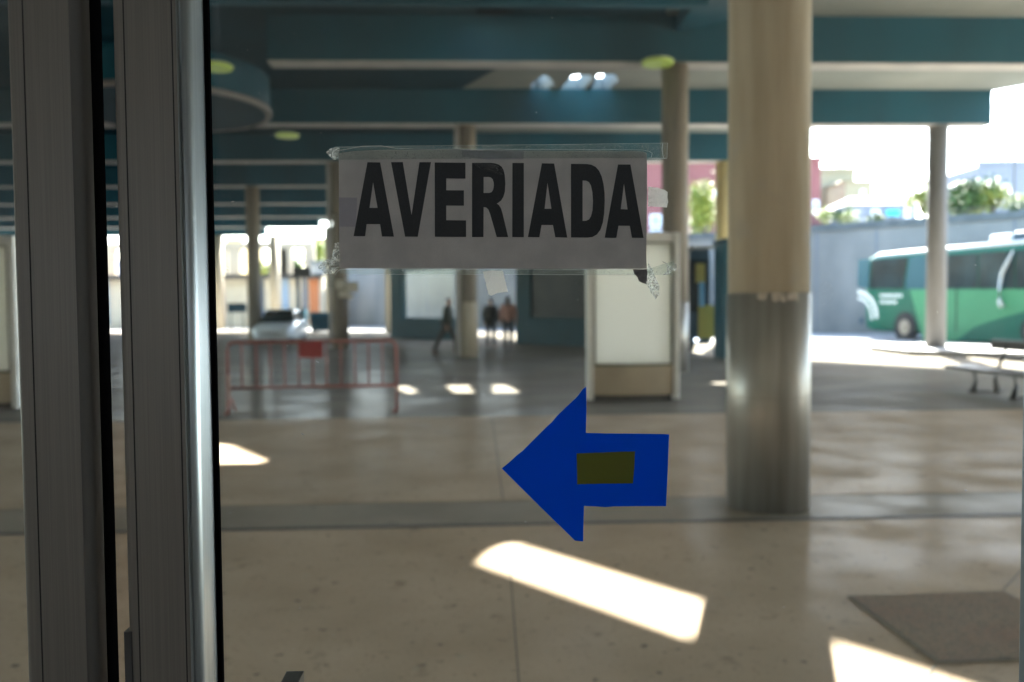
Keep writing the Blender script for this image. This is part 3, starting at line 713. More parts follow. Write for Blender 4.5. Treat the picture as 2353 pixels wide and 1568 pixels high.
# ------------------------------------------------------------------ illuminated totem panels
def totem(pxl, pxr, pyb, label):
    Yt = onZ((pxl+pxr)/2, pyb).y; xa = XY(pxl, Yt); xb = XY(pxr, Yt); wd = xb-xa; cx = (xa+xb)/2
    zt = 1.45 + 168/F*Yt
    t = thing('display_panel', (cx, Yt, 0), label, 'display panel', 'free-standing white display panels')
    def bow(x, h): return -h*(1-(2*x/wd)**2)          # front bulges toward the viewer
    n = 16
    def shell(x0, x1, z0, z1, f0, f1, h=.10):
        v = []; fs_ = []
        for i in range(n+1):
            x = x0+(x1-x0)*i/n; v += [(x, bow(x,h)+f0, z0),(x, bow(x,h)+f0, z1),(x, f1, z0),(x, f1, z1)]
        for i in range(n):
            a = 4*i; b_ = a+4; fs_ += [(a,b_,b_+1,a+1),(a+2,a+3,b_+3,b_+2),(a,a+2,b_+2,b_),(a+1,b_+1,b_+3,a+3)]
        fs_ += [(0,1,3,2),(4*n,4*n+2,4*n+3,4*n+1)]
        return MB().add(v, fs_)
    zb = 1.45 - 137/F*Yt
    for s_ in (-1,1):
        MB().bbox(s_*wd/2-(.09 if s_>0 else 0), s_*wd/2+(.09 if s_<0 else 0), -.06, .16, 0.03, zt, .01).build('side_frame', M_white, t, local=True)
    shell(-wd/2+.092, wd/2-.092, .10, zb-.02, .0, .12).build('base_panel', M_brown, t, local=True)
    shell(-wd/2+.11, wd/2-.11, .0, .098, .06, .12).build('plinth', M_dark, t, local=True)
    shell(-wd/2+.095, wd/2-.095, zb-.017, zb+.02, .005, .12).build('trim', M_seal_g, t, local=True)
    shell(-wd/2+.125, wd/2-.125, zb+.022, zt-.17, .03, .05).build('light_panel', M_panel, t, local=True)
    shell(-wd/2+.095, wd/2-.095, zt-.167, zt-.145, .005, .12).build('trim', M_seal_g, t, local=True)
    for s_ in (-1,1): MB().box(s_*(wd/2-.11)-.013, s_*(wd/2-.11)+.013, -.03, .07, zb+.022, zt-.17).build('trim', M_seal_g, t, local=True)
    shell(-wd/2+.095, wd/2-.095, zt-.143, zt-.002, .0, .12).build('top_panel', M_white, t, local=True)
    return t
totem(1349, 1560, 922, 'white display panel with brown base standing right above the blue arrow')
totem(-170, 39, 942, 'white display panel with brown base cut off by the left picture edge')

# ------------------------------------------------------------------ red barrier
pr = onZ(912, 944); pl = onZ(525, 952)
dbar = (pr-pl); Lb = dbar.length; rzr = math.atan2(dbar.y, dbar.x)
br = thing('crowd_barrier', pl, 'red tubular crowd barrier with a small red plate on its top rail', 'barrier', rz=rzr)
zt, zb = .99, .36; rr = .024
r0 = .10
corner = lambda x, s_: [(x+s_*r0*(1-math.cos(R(a))), 0, zt-r0+r0*math.sin(R(a))) for a in (0,30,60,90)]
MB().tube([(0,0,0)]+corner(0,1)+list(reversed(corner(Lb,-1)))+[(Lb,0,0)], rr, 10).build('frame', M_red, br, local=True)
MB().tube([(0,0,zb),(Lb,0,zb)], rr*.95, 8).build('lower_rail', M_red, br, local=True)
for i in range(1, 12):
    x = Lb*i/12
    MB().tube([(x,0,zb),(x,0,zt)], .014, 6).build('bar', M_red, br, local=True)
MB().box(Lb*.425,Lb*.562,-.022,-.012,zt-.225,zt-.01).build('plate', M_redp, br, local=True)
for x in (.03, Lb-.03):
    MB().tube([(x,-.30,.02),(x,-.1,.16),(x,0,.22),(x,.1,.16),(x,.30,.02)] if x < 1 else [(x,-.28,.0),(x,0,.03),(x,.28,.0)], .016, 6).build('foot', M_red, br, local=True)
ax_ = MB(); ax_.tube([(.02,-.06,.12),(.02,-.02,.55)], .02, 6); ax_.build('red_white_tape', M_rose, br, local=True)

# ------------------------------------------------------------------ bench
f1, f2 = W(7.44,13.75), W(7.50,12.80); dbn = (f2-f1).normalized(); nbn = Vector((-dbn.y, dbn.x, 0))
if nbn.x < 0: nbn = -nbn
bn0 = f1 - dbn*.72
bench = thing('bench', bn0, 'dark slatted bench with cast legs at the right edge', 'bench')
def bb(l0,l1,t0,t1,z0,z1,name,m):
    p = [bn0+dbn*l0+nbn*t0, bn0+dbn*l1+nbn*t0, bn0+dbn*l1+nbn*t1, bn0+dbn*l0+nbn*t1]
    return MB().prism([(v.x,v.y) for v in p], z0, z1).build(name, m, bench)
for k in range(3): bb(0,3.3,-.06+k*.15,.07+k*.15,.35+.006*k,.405+.006*k,'seat_slat',M_wood)
bb(0.3,3.3,.56,.61,.68,.84,'back_slat',M_wood); bb(0.0,3.3,.50,.55,.52,.60,'back_slat',M_wood)
for l in (.72, 1.72, 2.72):
    a = bn0+dbn*l
    m_ = MB(); m_.tube([a+Vector((0,0,.0)), a+nbn*.06+Vector((0,0,.2)), a+nbn*.02+Vector((0,0,.36))], [.045,.03,.035], 8)
    m_.tube([a+nbn*.42+Vector((0,0,0)), a+nbn*.38+Vector((0,0,.2)), a+nbn*.42+Vector((0,0,.36)), a+nbn*.50+Vector((0,0,.56)), a+nbn*.58+Vector((0,0,.8))], [.045,.03,.035,.025,.02], 8)
    m_.tube([a+nbn*.02+Vector((0,0,.36)), a+nbn*.42+Vector((0,0,.36))], .028, 6)
    m_.tube([a-nbn*.06+Vector((0,0,.015)), a+nbn*.5+Vector((0,0,.015))], .025, 6)
    m_.build('leg', M_iron, bench)

# ------------------------------------------------------------------ people
def skin(name, verts, edges, rad, m, parent, sub=1):
    me = bpy.data.meshes.new(name); me.from_pydata(verts, edges, []); me.materials.append(m)
    o = bpy.data.objects.new(name, me); COL.objects.link(o); o.parent = parent
    sk_ = o.modifiers.new('skin', 'SKIN'); sk_.use_smooth_shade = True
    for i, r_ in enumerate(rad): me.skin_vertices[0].data[i].radius = (r_, r_)
    me.skin_vertices[0].data[0].use_root = True
    ss = o.modifiers.new('sub', 'SUBSURF'); ss.levels = sub; ss.render_levels = sub
    return o
def person(p, rz, h, label, stride, lean, top, legs, hair, long_hair=False, arms=0.0):
    t = thing('person', p, label, 'person', 'people waiting on the platform', rz)
    k = h/1.75
    J = {}
    def P(n, x, y, z): J[n] = (x*k, (y + lean*z)*k, z*k)
    P('pelvis',0,0,.95); P('chest',0,0,1.25); P('neck',0,-.01,1.47); P('head0',0,-.02,1.55); P('head1',0,-.03,1.66)
    for s_, n in ((-1,'l'),(1,'r')):
        P('sh'+n, s_*.19,0,1.40); P('el'+n, s_*.24,.03-arms*s_*.1,1.13); P('wr'+n, s_*.23,-.06-arms*s_*.15,.88)
        P('hip'+n, s_*.09,0,.90); P('kn'+n, s_*.10,-s_*stride*.22-.02,.50)
        J['an'+n] = (s_*.10*k, (-s_*stride*.36+(.06 if stride and s_>0 else 0))*k, .09*k); J['to'+n] = (s_*.11*k, (-s_*stride*.36-.17)*k, .035*k)
    names = []; E = []; rad = []; V = []
    def v(n, r_): names.append(n); V.append(J[n]); rad.append(r_*k); return len(V)-1
    ids = {n: v(n, r_) for n, r_ in (('pelvis',.13),('chest',.135),('neck',.055),('head0',.085),('head1',.10),
        ('shl',.06),('ell',.043),('wrl',.028),('shr',.06),('elr',.043),('wrr',.028),('hipl',.085),('knl',.058),('anl',.042),('tol',.035),('hipr',.085),('knr',.058),('anr',.042),('tor',.035))}
    for a,b_ in (('pelvis','chest'),('chest','neck'),('neck','head0'),('head0','head1'),('chest','shl'),('shl','ell'),('ell','wrl'),('chest','shr'),('shr','elr'),('elr','wrr'),
                 ('pelvis','hipl'),('hipl','knl'),('knl','anl'),('anl','tol'),('pelvis','hipr'),('hipr','knr'),('knr','anr'),('anr','tor')):
        E.append((ids[a], ids[b_]))
    for n, s_ in (('wrl',-1),('wrr',1)):
        w_ = Vector(J[n]); V.append(tuple(w_+Vector((0,-.01,-.06))*k)); rad.append(.03*k); pi = len(V)-1; E.append((ids[n], pi))
        for q_, (dx_, ln) in enumerate(((-.024,.07),(-.008,.085),(.008,.08),(.024,.065))):
            V.append(tuple(w_+Vector((dx_*.3,dx_,-.10))*k)); rad.append(.010*k); V.append(tuple(w_+Vector((-s_*.01,dx_-.008,-.10-ln*.8))*k)); rad.append(.008*k)
            E.append((pi, len(V)-2)); E.append((len(V)-2, len(V)-1))
        V.append(tuple(w_+Vector((0,-.045,-.07))*k)); rad.append(.010*k); E.append((pi, len(V)-1))
    skin('body', V, E, rad, M_skin, t)
    ct = ['pelvis','chest','neck','shl','ell','wrl','shr','elr','wrr']
    V2 = [J[n] for n in ct]; V2[0] = (J['pelvis'][0], J['pelvis'][1], .82*k); V2[2] = (J['neck'][0],J['neck'][1],1.44*k)
    skin('jacket', V2, [(0,1),(1,2),(1,3),(3,4),(4,5),(1,6),(6,7),(7,8)], [x*k for x in (.185,.185,.075,.085,.065,.05,.085,.065,.05)], top, t)
    lg = ['pelvis','hipl','knl','anl','hipr','knr','anr']
    skin('trousers', [J[n] for n in lg], [(0,1),(1,2),(2,3),(0,4),(4,5),(5,6)], [x*k for x in (.14,.10,.075,.06,.10,.075,.06)], legs, t)
    for n in ('l','r'):
        a = Vector(J['an'+n]); b_ = Vector(J['to'+n]); skin('shoe', [tuple(a+Vector((0,.03,-.045))*k), tuple(b_+Vector((0,0,.01))*k)], [(0,1)], [.05*k,.04*k], M_shoe, t)
    hv = [Vector(J['head1'])+Vector((0,.01,.04))*k, Vector(J['head0'])+Vector((0,.055,.02))*k]
    hr_ = [.115*k, .095*k]
    if long_hair: hv.append(Vector(J['neck'])+Vector((0,.07,-.12))*k); hr_.append(.085*k)
    skin('hair', [tuple(q_) for q_ in hv], [(i,i+1) for i in range(len(hv)-1)], hr_, hair, t)
    hd = Vector(J['head1'])
    fc = MB()
    for s_ in (-1,1): fc.disc(hd+Vector((s_*.035,-.095,-.02))*k,(0,-1,0),.012*k,.01*k,8)
    fc.build('eyes', M_hair, t, local=True)
    return t
pa = onZ(1024, 817); person(pa, R(75), 1.78, 'person in dark green coat striding left of the drainpipe column', 1.0, -.06, M_coatg, M_jeang, M_hair)
pb = onZ(1128, 802); person(pb, R(15), 1.80, 'slim person in a black coat standing right of the drainpipe column', .15, 0, M_coatk, M_jean, M_hair)
pc = onZ(1168, 805); person(pc, R(170), 1.84, 'person with long hair and dusty pink jacket by the shelter', .12, 0, M_coatp, M_jean, M_hairb, True)

# ------------------------------------------------------------------ white car far left, containers, pole, sign, market hall
cc = onZ(623, 792)
car = thing('white_car', cc, 'white car facing the platform behind the red barrier', 'car')
def csec(y, w_, z0, z1, r_=.08):
    return [(w_-r_,y,z1),(-w_+r_,y,z1),(-w_,y,z1-r_),(-w_,y,z0+r_),(-w_+r_,y,z0),(w_-r_,y,z0),(w_,y,z0+r_),(w_,y,z1-r_)]
MB().loft([csec(0,.62,.3,.62), csec(.12,.74,.2,.72), csec(.9,.78,.18,.86), csec(1.2,.78,.18,.90), csec(3.4,.78,.18,.92), csec(3.7,.7,.25,.8)]).build('body', M_carw, car, local=True)
MB().loft([csec(1.0,.70,.88,.9,.01), csec(1.55,.60,.86,1.38,.06), csec(2.8,.60,.86,1.40,.06), csec(3.5,.68,.86,.92,.01)]).build('cabin', M_win, car, local=True)
MB().box(-.52,.52,1.6,2.75,1.39,1.43).build('roof', M_carw, car, local=True)
for s_ in (-1,1):
    MB().disc((s_*.52,.04,.60),(0,-1,0),.09,.03,14).build('headlight', M_decal, car, local=True)
    for y in (.75,3.0): MB().disc((s_*.66-.1,y,.3),(1,0,0),.3,.2,20).build('wheel', M_tyre, car, local=True)
MB().box(-.4,.4,.0,.03,.36,.46).build('grille', M_tyre, car, local=True)
def container(px0, px1, pyt, pyb, label):
    p = onZ((px0+px1)/2, pyb); x0 = XY(px0,p.y)-p.x; x1 = XY(px1,p.y)-p.x; h = onY(px0,pyt,p.y).z
    t = thing('waste_container', p, label, 'container', 'dark waste containers on the far platform')
    MB().add([(x0*.85,0.05,.12),(x1*.85,0.05,.12),(x1*.85,.75,.12),(x0*.85,.75,.12),(x0,0,h*.85),(x1,0,h*.85),(x1,.85,h*.85),(x0,.85,h*.85)],
             [(3,2,1,0),(4,5,6,7),(0,1,5,4),(1,2,6,5),(2,3,7,6),(3,0,4,7)]).build('bin_body', M_teal_d, t, local=True)
    MB().add([(x0*1.04,-.05,h*.855),(x1*1.04,-.05,h*.855),(x1*1.04,.9,h*.855),(x0*1.04,.9,h*.855),(x0,.15,h),(x1,.15,h),(x1,.7,h),(x0,.7,h)],
             [(3,2,1,0),(4,5,6,7),(0,1,5,4),(1,2,6,5),(2,3,7,6),(3,0,4,7)]).build('lid', M_teal, t, local=True)
    for xx in (x0*.7,x1*.7):
        for yy in (.15,.65): MB().disc((xx-.03,yy,.09),(1,0,0),.09,.06,12).build('wheel', M_tyre, t, local=True)
container(711, 762, 718, 766, 'wide dark teal waste container left of the cream boards')
container(680, 700, 712, 762, 'narrow dark waste container standing at the foot of the thin dark pole')
p = onZ(686, 768); t = thing('dark_pole', p, 'thin dark pole with a box on top, above the waste containers', 'pole')
MB().tube([p, p+Vector((0,0,3.5))], .10, 10).build('pole', M_navy, t); MB().bbox(p.x-.25,p.x+.75,p.y-.1,p.y+.1,3.2,3.75,.03).build('box', M_iron, t)
p = onZ(545, 764); t = thing('dark_sign', p, 'dark blue rectangular sign on two posts near the door gasket', 'sign')
za = onY(545,718,p.y).z; zc = onY(545,697,p.y).z; x0 = XY(523,p.y); x1 = XY(566,p.y)
MB().box(x0,x1,p.y-.05,p.y+.05,za,zc).build('board', M_navy, t)
for xx in (x0+.2,x1-.2): MB().tube([(xx,p.y,0),(xx,p.y,za)], .04, 8).build('post', M_iron, t)
YH = 66
hall = thing('market_hall', (XY(560,YH), YH, 0), 'long low hall with cream, rose and orange panels under a dark fascia', 'building')
xs0 = XY(-250, YH); xs1 = XY(742, YH); zf = onY(600,632,YH).z
MB().box(xs0,xs1,YH+.2,YH+7,0,zf).build('wall', M_cream, hall)
MB().box(xs0-.1,xs1+.1,YH-.3,YH+.1,zf-.28,zf+.05).build('fascia', M_iron, hall)
x = xs0; pal = [M_cream, M_rose, M_bluep, M_cream, M_cream, M_rose, M_orange, M_cream, M_bluep, M_whiteb]; i = 0
M_orange_px = XY(700, YH)
while x < xs1-.3:
    w_ = random.choice((.45,.6,.8,1.0)); w_ = min(w_, xs1-x)
    m_ = M_orange if abs(x-M_orange_px) < .7 else random.choice(pal)
    if i % 5 == 4: m_ = M_pane
    if m_ is not M_orange or abs(x-M_orange_px) < .7:
        MB().box(x+.03,x+w_-.03,YH+.14-.02*(i%2),YH+.197,.3,zf-.3).build('panel', m_, hall)
    x += w_+.08; i += 1
far_h = building('orange_house', 528, 560, 548, 90, M_yel, 'ochre house far behind the low hall beside the door gasket', [(535,570,541,590,M_pane),(548,570,554,590,M_pane)], zb=0)
building('beige_tower', 380, 500, 540, 92, M_beige, 'tall beige block far behind the hall, seen through the gap between door leaves', [(440,570,452,590,M_pane),(470,570,482,590,M_pane)], zb=0)
building('tan_house', 724, 800, 548, 84, M_beige, 'tan house far behind the hall at the left edge of the notice', [(735,575,744,590,M_pane)], zb=0)
for (px, d, pyc, rr, leaf, lab, sd_) in ((662,82,612,(1.5,1.5,1.1),M_leafd,'dark green tree behind the hall roof, above the dark pole',31),(735,78,598,(1.3,1.2,1.6),M_leafy,'yellow-green tree beside the tan house left of the notice',33),(608,80,622,(.9,1,.8),M_leafy,'small yellow-green tree between the dark column and the far pale column',35)):
    p = at_depth(px, d, 0); zc = 1.45+(708-pyc)/F*d; tree(p, zc, zc, rr, 1800, .16, leaf, lab, 'trees behind the far hall', sd_)
arc_ = thing('far_arcade', (XY(600,74),74,0), 'pale arcade of slim posts and a beam beyond the hall, seen under the last beams', 'arcade')
za = onY(600,572,74).z; zb_ = onY(600,557,74).z
M_arc = mat('arcade_render', (.24, .205, .15), .9, col2=(.20,.17,.125), scale=.5)
MB().box(XY(-250,74),XY(722,74),74,74.6,za,zb_).build('beam', M_arc, arc_)
for px in (-180,-90,10,110,255,330,420,512,540,648,660,712):
    x_ = XY(px,74); MB().box(x_-.45,x_+.45,74.05,74.5,0,za).build('post', M_arc, arc_)
# far background row closing the horizon behind the hall
building('grey_terrace', -300, 380, 590, 120, M_whiteb, 'pale terrace closing the view at the far left', [(-100,610,-80,630,M_pane)], zb=0)

# ------------------------------------------------------------------ the glass door
GYp = .82
def onG(px, py, off=0.0): 
    return onY(px, py, GYp-off)
def gx(px, dy=0.0): return onY(px, 784, GYp+dy).x
ZD0, ZD1 = .02, 2.3
def profile(x0, x1, y0, y1, r, n=6):
    pts = []
    for (cx_, cy_, a0) in ((x1-r,y1-r,0),(x0+r,y1-r,90),(x0+r,y0+r,180),(x1-r,y0+r,270)):
        for k in range(n+1): a = R(a0+90*k/n); pts.append((cx_+r*math.cos(a), cy_+r*math.sin(a)))
    return pts
FD = -.045
def stile(root, x0, x1, ga_, gb_, yb=.02):
    yf, yb_ = GYp+FD, GYp+yb
    o = MB().prism(profile(x0, x1, yf, yb_, .006), ZD0, ZD1, True).build('stile', M_alu, root)
    for g_ in (ga_, gb_):
        xg = gx(g_, FD); MB().box(xg-.0005, xg+.0005, yf-.0004, yf+.001, ZD0, ZD1).build('groove', M_groove, o, origin=root.location.copy())
    return o
LD = thing('sliding_door', (gx(100), GYp, 0), 'left aluminium framed glass door leaf with black rubber edge', 'door', 'sliding glass door leaves')
xL = gx(205, FD)
stile(LD, gx(36, FD), xL-.006, 75, 187, .0015)
MB().prism(profile(xL-.012, xL, GYp+FD-.0008, GYp-.0225, .005), ZD0+.002, ZD1-.002, True).build('edge_bead', mat('dull_aluminium', (.12,.115,.105), .75, .1), LD)
MB().prism(profile(xL-.02, xL-.0012, GYp-.022, GYp+.0028, .002), ZD0, ZD1, True).build('rubber_seal', M_rubber, LD)
MB().box(gx(-1500), gx(37), GYp+.004, GYp+.010, .12, ZD1-.06).build('glass_pane', M_glass, LD)
for (z0,z1) in ((ZD0,.12),(ZD1-.06,ZD1)): MB().box(gx(-1500), gx(36), GYp-.01, GYp+.025, z0, z1).build('rail', M_alu, LD)
RD = thing('sliding_door', (gx(1300), GYp, 0), 'right aluminium framed glass door leaf carrying the notice and the arrow', 'door', 'sliding glass door leaves')
xR = gx(483.5, -.003)
stile(RD, gx(275, FD), xR-.004, 303, 412)
MB().prism(profile(xR-.017, xR, GYp+FD-.001, GYp+.021, .0105, 12), ZD0+.002, ZD1-.002, True).build('polished_edge', M_alu_s, RD)
MB().prism(profile(xR-.003, gx(499.5,.0025), GYp-.003, GYp+.0028, .0015), ZD0+.1, ZD1-.06, True).build('gasket', M_rubber, RD)
MB().box(gx(492), gx(2350,.02)+.004, GYp+.004, GYp+.010, .12, ZD1-.06).build('glass_pane', M_glass, RD)
MB().prism(profile(gx(2349.5,.02), gx(2620), GYp+FD, GYp+.02, .004), ZD0, ZD1, True).build('stile', mat('blue_grey_stile', (.20,.24,.29), .4, .4), RD)
for (z0,z1) in ((ZD0,.12),(ZD1-.06,ZD1)): MB().box(xR+.001, gx(2349.5,.02)-.001, GYp-.01, GYp+.025, z0, z1).build('rail', M_alu, RD)
# latch tongue on the leaf edge, low down
a = onG(294, 1452, .0); MB().prism(profile(gx(275,FD)-.003, gx(275,FD)+.004, GYp+FD-.0012, GYp-.02, .001), .98, onY(294,1452,GYp+FD).z, True).build('strike_plate', M_iron, RD)
# black pull bracket
ha = onY(657,1546,GYp-.0); hb = onY(697,1546,GYp-.0)
MB().box(ha.x, hb.x, GYp-.085, GYp+.003, .6, ha.z).build('handle', M_blackp, RD)

# smudge + dust on the glass
sm = [Z8(*q_) for q_ in ((310,660),(370,600),(400,545),(440,535),(462,570),(466,640),(440,700),(400,730),(365,742),(350,700))]
def gflat(pts, name, m, parent, off, t=.0002, holes=()):
    P_ = [(onG(*q_).x, onG(*q_).z) for q_ in pts]; H_ = [[(onG(*q_).x, onG(*q_).z) for q_ in h] for h in holes]
    return MB().flat(P_, H_, lambda p: Vector((p[0], GYp-off, p[1])), (0,t,0)).build(name, m, parent)
gflat(sm, 'smudge', M_smudge, RD, -.003, .0001)
ds = MB()
for i in range(150):
    px = random.uniform(520,2330); py = random.uniform(10,1560); p = onG(px,py); s_ = random.choice((.00012,.00018,.00028)); y = GYp+.0035
    a = random.uniform(0,3.1); l = s_*random.choice((1,1,1,5)); 
    dx_, dz_ = math.cos(a)*l, math.sin(a)*l; ex, ez = -math.sin(a)*s_, math.cos(a)*s_
    ds.add([(p.x-dx_-ex,y,p.z-dz_-ez),(p.x+dx_-ex,y,p.z+dz_-ez),(p.x+dx_+ex,y,p.z+dz_+ez),(p.x-dx_+ex,y,p.z-dz_+ez)],[(0,1,2,3)])
ds.build('dust_specks', M_dust, RD)

# notice
def Z3(x, y): return ((1200+x/1.4706)/1.7407, (500+y/1.4706)/1.7407)
def Z7(x, y): return ((1200+x/2.0911)/1.7407, (500+y/2.0911)/1.7407)
def ZA(x, y): return ((1900+x/2.0911)/1.7407, (1500+y/2.0911)/1.7407)
npos = onG(*Z3(1130, 845))
nt_ = thing('paper_notice', (npos.x, GYp-.001, npos.z), 'grey paper notice reading AVERIADA taped on the glass door', 'notice')
paper = [(229,172),(232,168),(300,158),(400,151),(520,148),(700,149),(900,146),(1062,148),(1250,152),(1316,153),(1500,154),(1700,155),(1900,154),(2000,156),(2030,163),(2039,168),(2041,400),(2037,600),(2036,847),(1500,847),(1000,846),(500,845),(234,844),(230,500)]
gflat([Z3(*q_) for q_ in paper], 'sheet', M_paper, nt_, .0012, .0003)
L_ = []
L_.append(([Z7(*q_) for q_ in ((566,315),(672,317),(787,936),(687,935),(671,832),(559,832),(546,933),(450,932))], [[Z7(*q_) for q_ in ((613,482),(583,696),(650,696))]]))
L_.append(([Z7(*q_) for q_ in ((763,315),(861,314),(934,755),(1000,315),(1096,315),(986,937),(880,936))], []))
L_.append(([Z7(*q_) for q_ in ((1127,317),(1384,319),(1384,452),(1224,450),(1224,549),(1371,550),(1371,678),(1224,677),(1224,799),(1389,801),(1389,939),(1129,937))], []))
L_.append(([Z3(*q_) for q_ in ((1012,225),(1120,225),(1146,228),(1168,235),(1186,248),(1197,268),(1204,295),(1208,345),(1205,395),(1196,425),(1183,446),(1168,458),(1157,464),(1170,474),(1182,492),(1192,525),(1224,661),(1157,661),(1118,525),(1108,500),(1096,488),(1080,485),(1079,661),(1012,661))],
           [[Z3(*q_) for q_ in ((1080,308),(1110,308),(1124,312),(1134,323),(1139,340),(1140,358),(1137,380),(1128,396),(1114,402),(1080,402))]]))
L_.append(([Z3(*q_) for q_ in ((1249,226),(1316,226),(1316,662),(1248,661))], []))
L_.append(([Z3(*q_) for q_ in ((1422,228),(1494,229),(1571,664),(1501,662),(1487,590),(1420,590),(1407,662),(1340,661))], [[Z3(*q_) for q_ in ((1455,343),(1438,495),(1478,495))]]))
L_.append(([Z3(*q_) for q_ in ((1593,231),(1685,232),(1712,236),(1738,249),(1758,272),(1773,305),(1784,350),(1790,400),(1791,450),(1788,520),(1780,575),(1766,618),(1745,646),(1720,660),(1692,664),(1593,663))],
           [[Z3(*q_) for q_ in ((1661,329),(1682,330),(1698,338),(1710,358),(1718,395),(1722,450),(1719,505),(1710,540),(1698,558),(1682,565),(1661,566))]]))
L_.append(([Z3(*q_) for q_ in ((1869,235),(1942,235),(2019,666),(1951,665),(1938,595),(1872,594),(1859,665),(1791,664))], [[Z3(*q_) for q_ in ((1904,347),(1885,497),(1925,499))]]))
for o_, h_ in L_: gflat(o_, 'letter', M_ink, nt_, .0016, .0002, h_)
# faint translucent repair patches on the sheet
M_patch = clear('paper_patch', (.97,.97,1.0), .02, diffuse=(.5,.5,.56), dfac=.08)
gflat([Z3(*q_) for q_ in ((229,428),(338,430),(330,600),(232,600))], 'patch', M_patch, nt_, .0019, .0001)
gflat([Z3(*q_) for q_ in ((950,152),(1316,155),(1314,205),(1100,205),(955,190))], 'patch', M_patch, nt_, .0019, .0001)

# adhesive tapes
def tape(pts, m, label, off=.0023, name='adhesive_tape', t=.00008):
    P_ = [onG(*Z3(*q_)) for q_ in pts]; 
    o = MB().flat([(p.x,p.z) for p in P_], [], lambda p: Vector((p[0], GYp-off, p[1])), (0,t,0)).build(name, m)
    return tag(o, label, 'adhesive tape', 'adhesive tape around the notice')
def line(pts, w_, m, parent, off):
    P_ = [onG(*Z3(*q_)) for q_ in pts]; mb = MB()
    for a, b_ in zip(P_[:-1], P_[1:]):
        d_ = Vector((b_.x-a.x,0,b_.z-a.z)).normalized(); n_ = Vector((-d_.z,0,d_.x))*w_
        y = GYp-off; mb.add([(a.x-n_.x,y,a.z-n_.z),(b_.x-n_.x,y,b_.z-n_.z),(b_.x+n_.x,y,b_.z+n_.z),(a.x+n_.x,y,a.z+n_.z)],[(0,1,2,3)])
    return mb.build('edge_line', m, parent, origin=parent.location.copy())
t1 = tape([(205,134),(700,126),(1100,122),(1500,119),(2158,110),(2155,200),(2040,198),(1200,200),(215,208)], M_tape, 'long clear tape strip running along the top edge of the notice')
line([(205,134),(700,126),(1100,122),(1500,119),(2158,110)], .00013, M_tapel, t1, .0026)
line([(212,155),(260,150),(370,128),(480,126),(560,140),(700,147),(1000,146),(1500,148),(1900,149),(2000,150),(2050,158),(2068,170),(2062,195)], .00022, M_tapel, t1, .0027)
line([(2158,110),(2155,200),(2040,199)], .00028, M_tapel, t1, .0026); line([(2130,112),(2126,150),(2134,198)], .0003, M_tapel, t1, .0027)
t2 = tape([(236,847),(1200,849),(2040,850),(2200,800),(2200,884),(1645,882),(1000,880),(320,880),(236,870)], M_tape, 'long clear tape strip running along the bottom edge of the notice', off=.0006)
line([(320,880),(1000,880),(1645,882),(2040,884)], .00012, M_tapel, t2, .0009)
line([(236,850),(600,847),(860,851),(1200,849),(1500,852),(2036,850)], .00025, M_tapel, t2, .0010)
line([(205,885),(222,862),(240,851)], .0003, M_tapel, t2, .0011)
rnd = random.Random(4)
def crumple(pts, m, label, amp=.0011, off=.003, step=15, fl=3):
    """a creased scrap: fine grid inside an outline, folded into facets"""
    xs_ = [p[0] for p in pts]; ys_ = [p[1] for p in pts]
    def inside(x, y):
        c = False; n = len(pts)
        for i in range(n):
            x1_, y1_ = pts[i]; x2_, y2_ = pts[(i+1)%n]
            if (y1_ > y) != (y2_ > y) and x < (x2_-x1_)*(y-y1_)/(y2_-y1_)+x1_: c = not c
        return c
    P3 = []; 
    edge = []
    n = len(pts)
    for i in range(n):
        a, b_ = pts[i], pts[(i+1)%n]; L0 = math.hypot(b_[0]-a[0], b_[1]-a[1]); k = max(1, int(L0/step))
        for j in range(k): edge.append((a[0]+(b_[0]-a[0])*j/k+rnd.uniform(-1.5,1.5), a[1]+(b_[1]-a[1])*j/k+rnd.uniform(-1.5,1.5)))
    inner = []
    x = min(xs_)
    while x < max(xs_):
        y = min(ys_)
        while y < max(ys_):
            q_ = (x+rnd.uniform(-.4,.4)*step, y+rnd.uniform(-.4,.4)*step)
            if inside(*q_) and min(math.hypot(q_[0]-e[0], q_[1]-e[1]) for e in edge) > step*.5: inner.append(q_)
            y += step
        x += step
    from mathutils.geometry import delaunay_2d_cdt
    vv = [Vector(e) for e in edge+inner]; ne = len(edge)
    res = delaunay_2d_cdt(vv, [(i,(i+1)%ne) for i in range(ne)], [], 1, 1e-4)
    mb = MB(); V_ = []
    for q_ in res[0]:
        p = onG(*Z3(q_.x, q_.y)); z_ = noise.noise(Vector((q_.x*.035, q_.y*.035, 5)))*1.2 + rnd.uniform(-.5,.5)
        V_.append(Vector((p.x, GYp-off-max(-1,z_)*amp, p.z)))
    mb.add(V_, [tuple(f) for f in res[2]])
    return tag(mb.build('adhesive_tape', m), label, 'adhesive tape', 'adhesive tape around the notice')
crumple([(157,165),(180,145),(205,134),(235,140),(240,152),(228,180),(230,206),(200,208),(178,192)], M_crum, 'crumpled clear tape end at the top left corner of the notice')
crumple([(1062,123),(1150,126),(1200,150),(1243,170),(1243,198),(1190,197),(1140,180),(1090,160)], M_scr, 'dark scratched tape scrap on the middle of the notice top edge', amp=.0004, off=.0042)
crumple([(1012,226),(1100,228),(1150,240),(1195,262),(1190,298),(1130,285),(1080,270),(1040,250)], M_scr, 'scratched tape scrap stuck across the letter R', amp=.0002, off=.0032)
crumple([(2043,366),(2100,372),(2140,384),(2159,398),(2158,430),(2161,455),(2155,488),(2100,484),(2045,482)], M_tapeg, 'rounded cloudy tape tab on the right edge of the notice', amp=.0005, off=.0025, step=14)
